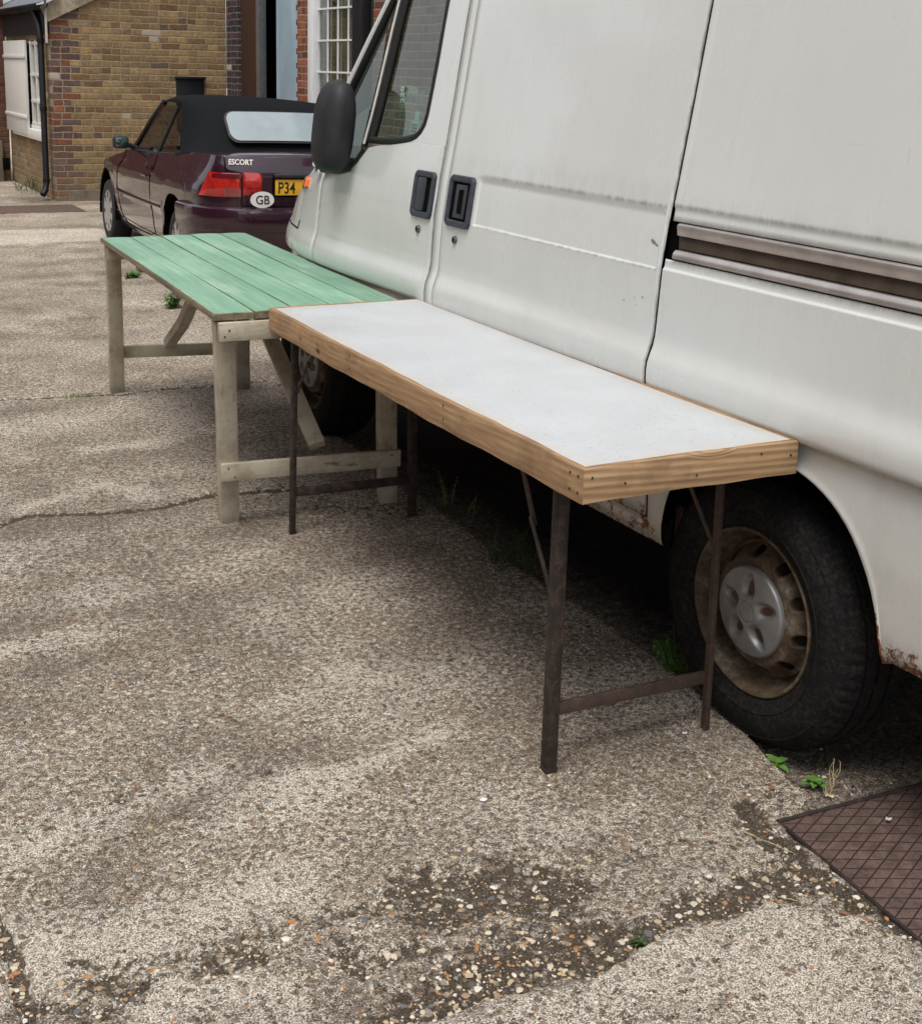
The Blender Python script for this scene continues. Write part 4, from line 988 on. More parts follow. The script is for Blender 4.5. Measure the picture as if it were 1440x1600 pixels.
    for i in range(nz+1):
        t = i/nz; z = -.172+.344*t; q = (1-abs(2*t-1)**3.2)**(1/2.6)
        wl = .066*q*(1-.16*(t > .5)*(2*t-1)**2); ring = []
        for k in range(na):
            a = 2*PI*k/na; cx_ = math.copysign(abs(math.cos(a))**.8, math.cos(a)); sy_ = math.copysign(abs(math.sin(a))**.8, math.sin(a))
            x = wl*cx_; y = .095*q*sy_
            if x > .052: x = .052+(x-.052)*.15
            ring.append(bm.verts.new((x+.018*(t-.5), y, z)))
        rings.append(ring)
    for i in range(nz):
        for k in range(na): bm.faces.new((rings[i][k], rings[i][(k+1) % na], rings[i+1][(k+1) % na], rings[i+1][k]))
    bmesh.ops.remove_doubles(bm, verts=bm.verts, dist=.0005)
    MR = from_bm('door_mirror', bm, M['blackplastic'], T, 60); MR.location = (-.090, 2.33, 1.342); MR.rotation_euler = (0, .06, .1)
    bm = bmesh.new(); bm_box(bm, (-.035, 2.36, 1.20), (.09, .10, .05), None, .015, 3)
    from_bm('mirror_arm', bm, M['blackplastic'], MR, 50).matrix_parent_inverse = (Matrix.Translation((-.090, 2.33, 1.342)) @ Matrix.Rotation(.1, 4, 'Z') @ Matrix.Rotation(.06, 4, 'Y')).inverted()
    box('sail_plate', (float(vx(2.3, 1.3))+.004, 2.47, 1.25), (.012, .13, .16), M['blackplastic'], MR, bev=.005).matrix_parent_inverse = (Matrix.Translation((-.090, 2.33, 1.342)) @ Matrix.Rotation(.1, 4, 'Z') @ Matrix.Rotation(.06, 4, 'Y')).inverted()
    # front corner: indicator, small reflector, lamp cover
    def corner_patch(name, y0, y1, z0, z1, m_, off=-.006, parent=T, n=6):
        v = [];
        for j in range(n+1):
            z = z0+(z1-z0)*j/n
            for i in range(n+1):
                y = y0+(y1-y0)*i/n; e = 0 if 0 < i < n and 0 < j < n else 1; v.append((vx(y, z)+off*(1-e)+.002*e, y, z))
        return mesh(name, v, gridfaces(n+1, n+1), m_, parent, 50)
    corner_patch('indicator', 2.83, 2.95, 1.066, 1.112, M['orange'], -.014); corner_patch('side_badge', 2.74, 2.82, 1.143, 1.155, gp, -.006)
    corner_patch('lamp_cover', 2.90, 3.16, .90, 1.052, mv, -.004)
    bmz = bmesh.new()
    tube_bm(bmz, [(float(vx(y, .898))-.001, y, .898) for y in np.linspace(2.88, 3.16, 8)], .0028, 6); tube_bm(bmz, [(float(vx(y, 1.056))-.001, y, 1.056) for y in np.linspace(2.96, 3.16, 8)], .0028, 6); tube_bm(bmz, [(float(vx(2.885, z))-.001, 2.885, z) for z in np.linspace(.898, .93, 3)], .0024, 6)
    loose(from_bm('panel_gap', bmz, M['dark'], T))
    # rear arch liner
    v = []; 
    for a in np.linspace(.0, PI, 24):
        y = -.06+.395*math.cos(a); z = .37+.40*math.sin(a)**.8
        for x in (.0, .14, .30): v.append((x+.012, y, z))
    mesh('arch_liner', v, gridfaces(24, 3), M['dark'], T, 60)
    bm = bmesh.new(); bm_box(bm, (.31, -.06, .6), (.01, .82, .42), None); bm_box(bm, (.95, 0, .33), (1.5, .07, .07), None, .02); bm_box(bm, (.55, .9, .40), (.08, 3.6, .09), None)
    bm_box(bm, (1.35, .9, .40), (.08, 3.6, .09), None); bm_box(bm, (.9, 1.5, .40), (.5, .8, .12), None, .03)
    from_bm('chassis', bm, M['dark'], T)
    bracket = bmesh.new(); bm_box(bracket, (.035, .30, .43), (.06, .03, .13), None, .004); bm_box(bracket, (.06, .70, .46), (.10, .20, .02), None, .004)
    loose(from_bm('jacking_bracket', bracket, M['steel_rust'], T, 40))
    wheel(T)
    return van_

def wheel_mats():
    tb = NB('worn_tyre', Roughness=.9, Specular_IOR_Level=.12); P = tb.obj()
    n = tb.noise(P, 9, 5, .7); n2 = tb.noise(P, 90, 4, .7)
    c = tb.ramp(n, [(.3, (.010, .010, .011)), (.7, (.013, .0125, .0125))])
    c = tb.mix(tb.ramp(tb.math('ADD', n2, tb.math('MULTIPLY', n, .4)), [(.66, 0.), (.95, .5)]), c, (.06, .054, .048)); tb.col(c); tb.bump(n2, .2, .002)
    rb = NB('rusty_painted_wheel', Roughness=.7, Specular_IOR_Level=.35); P = rb.obj(); n = rb.noise(P, 15, 6, .75); n2 = rb.noise(P, 70, 4, .7)
    c = rb.ramp(n, [(.36, (.050, .030, .018)), (.50, (.095, .066, .042)), (.60, (.15, .125, .092)), (.70, (.26, .24, .205))])
    c = rb.mix(.5, c, rb.ramp(n2, [(.3, .55), (.7, 1.3)]), 'MULTIPLY'); c = rb.mix(rb.attr('hole'), c, (.006, .005, .005)); rb.col(c); rb.bump(n2, .3, .002)
    hb = NB('hub_cover_plastic', Roughness=.42, Metallic=.35, Specular_IOR_Level=.5); P = hb.obj(); n = hb.noise(P, 22, 4, .6)
    c = hb.ramp(n, [(.3, (.20, .20, .20)), (.7, (.27, .27, .275))]); c = hb.mix(hb.attr('hole'), c, (.085, .045, .028)); hb.col(c)
    return tb.m, rb.m, hb.m
def wheel(T):
    tyre, rim, hub = wheel_mats()
    R = .345; W_ = thing('wheel', None, None, (.0, .008, .326)); W_.scale = (.975,)*3; W_.parent = T
    NA = 288
    tp = [(.206, .012), (.208, .002), (.214, -.004), (.222, -.007), (.240, -.0145), (.2415, -.0165), (.2435, -.0165), (.245, -.0150), (.262, -.0175), (.285, -.0165), (.300, -.010), (.3015, -.012), (.304, -.0115), (.3055, -.008), (.316, .000), (.324, .008), (.330, .016), (.335, .026), (.3375, .038), (.3375, .040), (.330, .041), (.330, .049), (.339, .050), (.340, .075), (.331, .076), (.331, .084), (.341, .085), (.341, .115), (.331, .116), (.331, .124), (.340, .125), (.3375, .16), (.333, .176), (.316, .20), (.262, .218), (.21, .205), (.206, .19)]
    def tf(r, x, a):
        k = (a*66/(2*PI)) % 1
        if .318 < r and (x < .038 or x > .125) and k < .30: return r-.0032*min(1, (r-.318)/.01), x+(.002 if x < .04 else 0)
        return r, x
    lathe('tyre', tp, tyre, W_, NA, tf)
    rp = [(.2075, .013), (.2085, .003), (.2075, -.003), (.204, -.005), (.200, -.003), (.1975, .004), (.193, .016), (.190, .030), (.188, .052), (.183, .062), (.178, .065), (.172, .062), (.168, .054)]
    nr_ = 44
    for i in range(nr_): r = .166-(.166-.100)*i/(nr_-1); rp.append((r, .052-.040*sst(.166, .130, r)+.003*math.sin((r-.12)*60)))
    def rh(r, x, a):
        if not (.118 < r < .169): return 0
        k = (a*10/(2*PI)+.22) % 1-.5; d = math.hypot(k*2*PI/10*.145/.0175, (r-.145)/.0135); return float(1-sst(.80, 1.0, d))
    lathe('rim', rp, rim, W_, 320, lambda r, x, a: (r, x+.016*rh(r, x, a)-.0018*float((lambda d: math.exp(-((d-1.25)/.18)**2))(math.hypot(((a*10/(2*PI)+.22) % 1-.5)*2*PI/10*.145/.0175, (r-.145)/.0135)))), lambda r, x, a: 1-(1-rh(r, x, a))**2)
    hp = [(.111, .016), (.1125, .006), (.1115, .001), (.109, -.002)]
    for i in range(40): r = .108*(1-i/39.0); hp.append((max(r, .0004), -.003-.010*(1-(r/.108)**2)**1.0))
    def pit(r, a):
        k = ((a+.35)*5/(2*PI)) % 1-.5; u = (r-.066)/.034; w = .0215*(1.15-.3*u); v_ = k*2*PI/5*r/w; return float(1-sst(.45, 1.05, math.hypot(u, v_)))
    def hf(r, x, a):
        d = .015*pit(r, a); g = .0022*math.exp(-((r-.0255)/.0016)**2) if r < .04 else 0; return r, x+d+g
    def hh(r, x, a):
        k = ((a+.35)*5/(2*PI)) % 1-.5; u = (r-.060)/.031; v_ = k*2*PI/5*r/.0175; return float(.95*(1-sst(.50, .72, math.hypot(u*1.0, v_*.95))))
    lathe('hub_cover', hp, hub, W_, 240, hf, hh)
    bd = bmesh.new(); bmesh.ops.create_cone(bd, cap_ends=True, segments=32, radius1=.17, radius2=.17, depth=.02); bmesh.ops.transform(bd, matrix=Matrix.Translation((.115, 0, 0)) @ Matrix.Rotation(PI/2, 4, 'Y'), verts=bd.verts)
    from_bm('brake_drum', bd, M['dark'], W_, 40)
    for (x, y, rz) in ((0.02, 2.86, 0), (1.90, .008, PI), (1.88, 2.86, PI)):
        c = W_.copy(); COL.objects.link(c); c.parent = T; c.location = (x, y, .326); c.rotation_euler = (.4+x, 0, rz)
        for ch in list(W_.children): k = ch.copy(); COL.objects.link(k); k.parent = c
    for w in [o for o in T.children if o.name.startswith('wheel')]:
        for k in ('label', 'category'):
            if k in w: del w[k]
VAN = van()

# ------------------------------------------------------------------ the dark red convertible
def car():
    T = thing('convertible_car', 'dark aubergine convertible with black canvas roof parked nose towards the brick wall', 'car', (.75, 7.39, -.075), math.radians(-2.0))
    T.rotation_euler = (0, math.radians(1.0), math.radians(-2.0))
    cp = M['carpaint']; Wc = 1.66
    # plan outline: x from the left side (0) to the right (Wc); y from -.86 (tail) to 3.30 (nose)
    def outline(s):
        """s 0..1 from tail centre round the left side to the nose centre"""
        segs = [(Wc/2, -.865), (.60, -.855), (.38, -.83), (.22, -.79), (.10, -.72), (.03, -.60), (-.005, -.42), (-.02, -.2), (-.03, 0), (-.035, .4), (-.035, .8), (-.035, 1.2), (-.035, 1.6), (-.03, 2.0), (-.025, 2.4), (-.005, 2.7), (.04, 2.95), (.12, 3.12), (.26, 3.23), (.48, 3.29), (Wc/2, 3.31)]
        P_ = np.array(segs); d = np.r_[0, np.cumsum(np.hypot(*np.diff(P_, axis=0).T))]; d /= d[-1]
        return np.array([np.interp(s, d, P_[:, 0]), np.interp(s, d, P_[:, 1])])
    N = 260; ss = np.linspace(0, 1, N); O_ = np.array([outline(s) for s in ss])
    k = np.ones(9)/9; Os = O_.copy()
    for c in (0, 1): Os[:, c] = np.convolve(np.r_[[O_[0, c]]*4, O_[:, c], [O_[-1, c]]*4], k, 'valid')
    Os[0, 0] = Os[-1, 0] = Wc/2
    Tn = np.gradient(Os, axis=0); Tn /= np.linalg.norm(Tn, axis=1)[:, None]; Nn = np.stack([Tn[:, 1], -Tn[:, 0]], 1)      # inward
    if Nn[N//2, 0] < 0: Nn = -Nn
    def a_arch(y):
        z = .20
        for yc, hw in ((.03, .335), (2.525, .335)):
            u = abs(y-yc)/hw
            if u < 1: z = max(z, .20+.475*(1-u**2.5)**(1/2.4))
        return z
    def top(y): return float(np.interp(y, [-.86, -.5, -.2, .14, .9, 1.74, 2.1, 2.5, 2.9, 3.31], [1.0, 1.01, 1.0, .955, .925, .895, .835, .775, .70, .60]))
    def inset(z, y, s):
        belt = .80-.03*(y/2.5)
        i = np.interp(z, [.20, .26, .35, .50, .525, .56, belt-.07, belt-.01, belt+.015, .9, 1.0], [.09, .05, .028, .018, .004, .010, .0, .006, .028, .055, .10])
        if y < -.45:                                    # tail panel: nearly upright, lamps lie flush
            w = float(sst(-.45, -.7, y)); i = i*(1-w)+w*np.interp(z, [.20, .3, .5, .64, .90, 1.0], [.10, .06, .035, .03, .035, .075])
        if y > 2.6: i = i+max(0, z-.5)*.9*float(sst(2.7, 3.3, y))
        return i
    def pt(i, z): y = Os[i, 1]; q = inset(z, y, ss[i]); return (Os[i, 0]+Nn[i, 0]*q, Os[i, 1]+Nn[i, 1]*q, z)
    rows = [0, .04, .1, .2, .3, .36, .40, .42, .46, .55, .65, .72, .76, .79, .83, .88, .94, 1.0]
    def side(right):
        v = []
        for i in range(N):
            y = Os[i, 1]; lo, hi = a_arch(y), top(y)
            for u in rows:
                z = max(lo, .20+(hi-.20)*u) if False else lo+(hi-lo)*u
                x, yy, z = pt(i, z); v.append((Wc-x if right else x, yy, z))
        return v
    v = side(False); f = gridfaces(N, len(rows)); nb = len(v)
    v2 = side(True); f += [tuple(nb+q for q in t)[::-1] for t in gridfaces(N, len(rows))]; v += v2
    # top surface: bonnet and boot lid, joining left and right upper edges
    nb2 = len(v); K = 14; hi_i = len(rows)-1
    for i in range(N):
        a = np.array(v[i*len(rows)+hi_i]); b = np.array(v2[i*len(rows)+hi_i]); y = a[1]
        cr = .05 if y > 1.7 else (.028 if y < -.1 else -.25)
        for k_ in range(K+1): u = k_/K; p = a*(1-u)+b*u; p[2] += cr*(4*u*(1-u))**.7 if cr > 0 else cr*min(1, 6*min(u, 1-u)); v.append(tuple(p))
    f += gridfaces(N, K+1, base=nb2)
    body = mesh('body', v, f, cp, T, 32)
    # rear bumper: a profile swept round the tail
    def sweep(name, prof, i0, i1, m_, both=True, par=T, step=1):
        v = []; idx = list(range(i0, i1, step)); out = []
        for i in idx:
            for (o, z) in prof:
                q = -o+inset(min(z, .9), Os[i, 1], ss[i]); out.append((Os[i, 0]+Nn[i, 0]*q, Os[i, 1]+Nn[i, 1]*q, z))
        L_ = len(out); fs = gridfaces(len(idx), len(prof)); v = list(out)
        if both: v += [(Wc-x, y, z) for x, y, z in out]; fs += [tuple(L_+q for q in t)[::-1] for t in gridfaces(len(idx), len(prof))]
        return mesh(name, v, fs, m_, par, 35)
    iy = lambda yy: int(np.argmin(np.abs(Os[:, 1]-yy)+(np.arange(N) < 0)))
    ib = iy(-.20); in_ = iy(2.9)
    sweep('rear_bumper', [(.0, .655), (.035, .652), (.055, .640), (.062, .615), (.062, .50), (.060, .485), (.048, .475), (.046, .40), (.03, .28), (-.05, .24)], 0, ib, cp)
    sweep('front_bumper', [(.0, .58), (.03, .57), (.045, .5), (.045, .4), (.03, .3), (-.03, .24)], in_, N, cp)
    # doors' shut lines and mouldings as dark grooves
    def line(name, pts, r, m_=M['rubber'], off=.0015, par=body):
        pts = [tuple(np.array(a)*(1-k/4)+np.array(b)*k/4) for a, b in zip(pts[:-1], pts[1:]) for k in range(4)]+[pts[-1]]
        P3 = []
        for y, z in pts:
            i = int(np.argmin(np.abs(Os[N//6:, 1]-y)))+N//6; x, yy, zz = pt(i, z); P3.append((x-off, y, z))
        return tube(name, P3, r, m_, par, 6)
    dm = M['dark']
    line('door_gap', [(1.80, .89), (1.86, .80), (2.0, .66), (2.04, .55), (2.03, .45), (1.95, .33), (1.78, .26), (1.3, .25), (.9, .26), (.68, .30), (.70, .42), (.74, .55), (.74, .66), (.71, .80), (.70, .92)], .0035, dm, .0005)
    line('side_moulding', [(2.02, .525), (1.4, .528), (.8, .532), (.42, .54)], .011, simple('dark_moulding', (.012, .004, .007), .3), -.002)
    line('sill_gap', [(1.95, .30), (1.2, .285), (.5, .29)], .003, dm, .0005)
    hd = line('door_handle', [(.95, .748), (.90, .750), (.84, .750), (.78, .748)], .010, cp, .014)
    lk = bmesh.new(); bmesh.ops.create_uvsphere(lk, u_segments=16, v_segments=8, radius=.028); bmesh.ops.transform(lk, matrix=Matrix.Translation((-.028, .86, .825)) @ Matrix.Diagonal((.4, 1, .9, 1)), verts=lk.verts)
    from_bm('fuel_cap_lock', lk, M['blackplastic'], body, 60)
    line('side_repeater', [(2.10, .685), (2.08, .680)], .012, M['orange'], -.004)
    # tail lamps, lid gap, plate, lettering and oval sticker on the tail
    def tail_y(x, z):
        xs = Os[:iy(-.5), 0]; ys = Os[:iy(-.5), 1]; o = np.argsort(xs); i = int(np.argmin(np.abs(Os[:iy(-.5), 0]-min(x, Wc-x)))); q = inset(z, Os[i, 1], 0); return float(np.interp(min(x, Wc-x), xs[o], ys[o]))+q*.98
    def tpatch(name, x0, x1, z0, z1, m_, off=-.006, nx=14, nz=5, par=T, x0b=None, mirror=False, rim=True, rnd=0):
        v = []
        for j in range(nz+1):
            w = j/nz
            for i in range(nx+1):
                u = i/nx; a = x0+(x0b-x0)*(1-w) if x0b is not None else x0; x = a+(x1-a)*u
                zz0, zz1 = z0, z1
                if rnd: q = rnd*max(0, 1-(1-u)/.25)**2; zz0 += q; zz1 -= q
                z = zz0+(zz1-zz0)*w; e = 1 if (i in (0, nx) or j in (0, nz)) else 0
                v.append((Wc-x if mirror else x, tail_y(x, z)+(off*(1-e) if rim else off)+(.004*e if rim else 0), z))
        return mesh(name, v, gridfaces(nz+1, nx+1), m_, par, 40)
    red = simple('red_lens', (.36, .012, .010), .15, coat=1, var=.5, scale=14); dred = simple('dark_red_lens', (.10, .006, .010), .15, coat=1)
    amb = simple('smoky_lens', (.20, .05, .045), .2, coat=1)
    for mir in (False, True):
        tl = tpatch('tail_lamp', .070, .268, .722, .892, red, -.010, x0b=.022, mirror=mir)
        tpatch('lens_strip', .085, .262, .852, .886, dred, -.0108, nz=3, par=tl, mirror=mir, rim=False); tpatch('reversing_lens', .155, .264, .728, .785, amb, -.0108, nz=3, par=tl, mirror=mir, rim=False)
        tpatch('lid_lamp', .278, .415, .735, .900, red, -.010, mirror=mir, rnd=.03)
    def tline(name, pts, r, m_=dm, off=-.001):
        return tube(name, [(x, tail_y(x, z)+off, z) for x, z in pts], r, m_, body, 6)
    tline('lid_gap', [(.273, .66), (.273, .70), (.273, .80), (.273, .895), (.23, .905), (.165, .912), (.165, .95), (.165, 1.0)], .0035)
    tline('lid_gap', [(.273, .664), (.5, .662), (.83, .660)], .004)
    pl_y = tail_y(.62, .78)-.012
    plate = simple('yellow_number_plate', (.72, .40, .02), .4, var=.05); ink = simple('plate_lettering', (.01, .01, .01), .5)
    bp = box('number_plate', (.495+.26, pl_y, .800), (.52, .008, .112), plate, T, bev=.004)
    fr = bmesh.new()
    bm_box(fr, (.755, pl_y+.006, .800), (.545, .006, .135), None, .004); from_bm('plate_surround', fr, M['dark'], bp).matrix_parent_inverse = Matrix.Translation(bp.location).inverted()
    RX = Matrix.Rotation(PI/2, 4, 'X')
    t_ = text_obj('registration', 'P34', .112, ink, Matrix.Translation((-.243, -.0055, -.040)) @ RX, bp, .0008, .78, .0012)
    box('plate_lamp_bar', (.755, pl_y-.006, .881), (.54, .03, .034), M['blackplastic'], T, bev=.012, seg=3)
    gb = bmesh.new(); bmesh.ops.create_circle(gb, cap_ends=True, segments=48, radius=1); bmesh.ops.transform(gb, matrix=Matrix.Translation((.405, tail_y(.48, .70)-.012, .712)) @ RX @ Matrix.Diagonal((.088, .058, 1, 1)), verts=gb.verts)
    GB_ = from_bm('country_sticker', gb, simple('white_vinyl', (.72, .72, .70), .4, var=.04), T)
    text_obj('country_letters', 'GB', .088, ink, Matrix.Translation((.408, tail_y(.48, .70)-.0135, .681)) @ RX, GB_, .0006, .90, .0010, 'CENTER')
    text_obj('model_badge', 'ESCORT', .055, M['white'], Matrix.Translation((.185, tail_y(.20, .955)-.012, .952)) @ Matrix.Rotation(math.radians(-15), 4, 'Z') @ Matrix.Rotation(math.radians(70), 4, 'X'), T, .001, .84, .0012)
    # soft top: skin through cross-sections, left edge to right edge
    ST = [  # y, crown z, roof-edge (x, z), lower side (x, z)
        (1.30, 1.335, (.24, 1.300), (.215, 1.285)), (1.22, 1.352, (.225, 1.310), (.20, 1.292)), (.95, 1.385, (.205, 1.345), (.185, 1.305)), (.62, 1.395, (.195, 1.352), (.175, 1.305)),
        (.50, 1.394, (.195, 1.350), (.172, 1.300)), (.40, 1.382, (.198, 1.336), (.135, 1.14)), (.26, 1.350, (.205, 1.290), (.085, .985)), (.14, 1.300, (.225, 1.235), (.075, .975)), (.02, 1.215, (.235, 1.150), (.075, .985)), (-.10, 1.105, (.20, 1.06), (.09, .995)), (-.19, 1.020, (.15, 1.005), (.11, 1.0))]
    v = []
    for (y, zc, (xe, ze), (xl, zl)) in ST:
        bow = lambda x: -.10*(1-((x-Wc/2)/(Wc/2))**2)*(float(sst(.45, .0, y)))
        row = [(xl, y, zl), (xl*.45+xe*.55-.012, y, zl*.45+ze*.55), (xe, y, ze), (xe+.06, y, ze+(zc-ze)*.5)]
        for u in (.28, .42, .5): x = Wc*u; row.append((x, y, ze+(zc-ze)*(1-((x-Wc/2)/(Wc/2-xe))**2*.35*(u < .4))))
        row = [(x, yy+bow(x), z) for x, yy, z in row]
        full = row+[(Wc-x, yy, z) for x, yy, z in row[:-1][::-1]]
        lift = float(sst(-.1, .3, y)); v += [(x, yy, z+lift*(.035-.065*x/Wc)*float(sst(1.1, 1.3, z))) for x, yy, z in full]
    st = mesh('soft_top', v, gridfaces(len(ST), 13), M['softtop'], T, 60); sub(st, 2)
    # rear screen lying on the sloping back of the roof
    def back(x, t): # t 0 at top, 1 at base
        y = .06-.20*t; z = 1.255-.195*t; xx = (x-Wc/2)/(Wc/2); return (x, y-.10*(1-xx*xx)-.022, z+.012+.02*(1-xx*xx))
    def rsc(name, x0, x1, t0, t1, m_, off, par, rad=.10):
        v = []; nx, nt = 48, 8
        for j in range(nt+1):
            for i in range(nx+1):
                u, w = .5-.5*math.cos(PI*i/nx), j/nt; e = max(0, abs(2*u-1)-.84)/.16; sq = (1-(e*.93)**2.6)**(1/2.6)
                wj = .5+(w-.5)*sq; p = Vector(back(x0+(x1-x0)*u+(.03*(1-w)*(1 if u < .5 else -1)*0), t0+(t1-t0)*wj)); p += Vector((0, -.7, .7))*off; v.append(p)
        return mesh(name, v, gridfaces(nt+1, nx+1), m_, par, 60)
    RS = rsc('rear_screen', .352, Wc-.352, .0, 1.04, M['rearscreen'], .022, T)
    rsc('screen_border', .338, Wc-.338, -.05, 1.09, simple('screen_border', (.022, .012, .014), .6), .014, RS)
    # side glass, pillars, interior
    def sg(name, pts, m_, par=T, mir=False):
        return mesh(name, [((Wc-x) if mir else x, y, z) for x, y, z in pts], [tuple(range(len(pts)))], m_, par)
    for mir in (False, True):
        sg('door_window', [(.065, 1.62, .90), (.055, .80, .93), (.185, .66, 1.30), (.19, 1.22, 1.30)], M['carglass'], mir=mir)
        sg('quarter_window', [(.055, .76, .93), (.07, .27, .955), (.13, .40, 1.12), (.178, .50, 1.295), (.183, .62, 1.30)], M['carglass'], mir=mir)
        mx = lambda p: ((Wc-p[0]) if mir else p[0], p[1], p[2])
        tube('windscreen_pillar', [mx(p) for p in ((.075, 1.84, .87), (.10, 1.68, .97), (.155, 1.42, 1.17), (.215, 1.24, 1.32))], .024, M['blackpaint'], T)
        tube('window_pillar', [mx(p) for p in ((.05, .78, .93), (.18, .64, 1.305))], .014, M['rubber'], T)
        tube('belt_seal', [mx(p) for p in ((.05, 1.70, .90), (.048, .9, .925), (.06, .25, .955))], .010, M['rubber'], T)
        mrr = box('door_mirror', mx((-.075, 1.60, .965)), (.13, .09, .105), M['blackplastic'], T, bev=.03, seg=4)
        box('mirror_glass', (0.0, -.046, 0), (.10, .004, .078), simple('mirror_glass', (.12, .16, .16), .08, .9), mrr, bev=.001)
        tube('mirror_arm', [mx((.0, 1.61, .94)), mx((.07, 1.63, .915))], .022, M['blackplastic'], T)
    v = [];
    for t in np.linspace(0, 1, 5):
        for u in np.linspace(0, 1, 9): v.append((.09+.12*t+(Wc-.18-.24*t)*u, 1.84-.56*t+.16*math.sin(PI*u)*(1-.4*t), .88+.45*t))
    mesh('windscreen', v, gridfaces(5, 9), M['carglass'], T, 60)
    inn = simple('car_interior', (.02, .02, .022), .8)
    box('dashboard', (Wc/2, 1.62, .80), (1.4, .35, .20), inn, T, bev=.05)
    for x in (.45, 1.2):
        bm = bmesh.new(); bm_box(bm, (x, .70, .72), (.46, .14, .56), None, .05, 3); bm_box(bm, (x, .66, 1.06), (.26, .10, .17), None, .04, 3); bm_box(bm, (x, .98, .50), (.48, .5, .16), None, .05, 3)
        from_bm('seat', bm, inn, T, 40)
    bm = bmesh.new(); tube_bm(bm, [(1.2+.18*math.cos(a), 1.35+.07*math.sin(a), .88+.16*math.sin(a)) for a in np.linspace(0, 2*PI, 24)], .012, 6, False); from_bm('steering_wheel', bm, inn, T, 60)
    box('cabin_floor', (Wc/2, .9, .28), (1.45, 2.9, .05), M['dark'], T, bev=0)
    bm = bmesh.new()
    for yc in (.03, 2.525):
        for x in (.36, Wc-.36): bm_box(bm, (x, yc, .45), (.02, .72, .5), None)
        for a in np.linspace(0, PI, 14): bm_box(bm, (.17, yc+.35*math.cos(a), .28+.40*math.sin(a)), (.36, .09, .03), Matrix.Rotation(a-PI/2, 3, 'X'))
    loose(from_bm('wheel_well', bm, M['dark'], T))
    bm = bmesh.new(); tube_bm(bm, [(.5, -.9, .2), (.5, -.5, .22)], .025); from_bm('exhaust', bm, M['silver'], T)
    # wheels with star-shaped trims
    def cw(x, y, rot):
        w = bpy.data.objects.new('wheel', None); COL.objects.link(w); w.parent = T; w.location = (x, y, .288); w.rotation_euler = (.3, 0, rot); return w
    W1 = cw(0, 2.525, 0)
    lathe('tyre', [(.19, .02), (.192, .0), (.20, -.008), (.24, -.012), (.268, -.004), (.283, .012), (.288, .035), (.288, .14), (.28, .165), (.24, .18), (.19, .17)], simple('road_tyre', (.014, .014, .015), .85), W1, 72)
    def tf(r, x, a):
        k = (a*8/(2*PI)) % 1-.5; d = math.hypot((r-.150)/.044, k*2*PI/8*r/.034); return r, x+.003*float(1-sst(.6, 1., d))
    def th_(r, x, a):
        k = (a*8/(2*PI)) % 1-.5; d = math.hypot((r-.150)/.040, k*2*PI/8*r/.031); return float(1-sst(.8, 1.0, d))
    tb = NB('star_wheel_trim', Roughness=.3, Metallic=.5); tb.col(tb.mix(tb.attr('hole'), (.46, .46, .47), (.01, .01, .01)))
    lathe('wheel_trim', [(.192, .012), (.190, -.004), (.184, -.006), (.178, .0)]+[(max(.178*(1-i/30), .0004), -.001-.012*math.sin(PI*i/60)) for i in range(1, 31)], tb.m, W1, 192, tf, th_)
    for (x, y, r) in ((.012, 0, .0), (Wc, 0, PI), (Wc, 2.525, PI)):
        w = cw(x, y, r)
        for ch in W1.children: c = ch.copy(); COL.objects.link(c); c.parent = w
    return T
car()

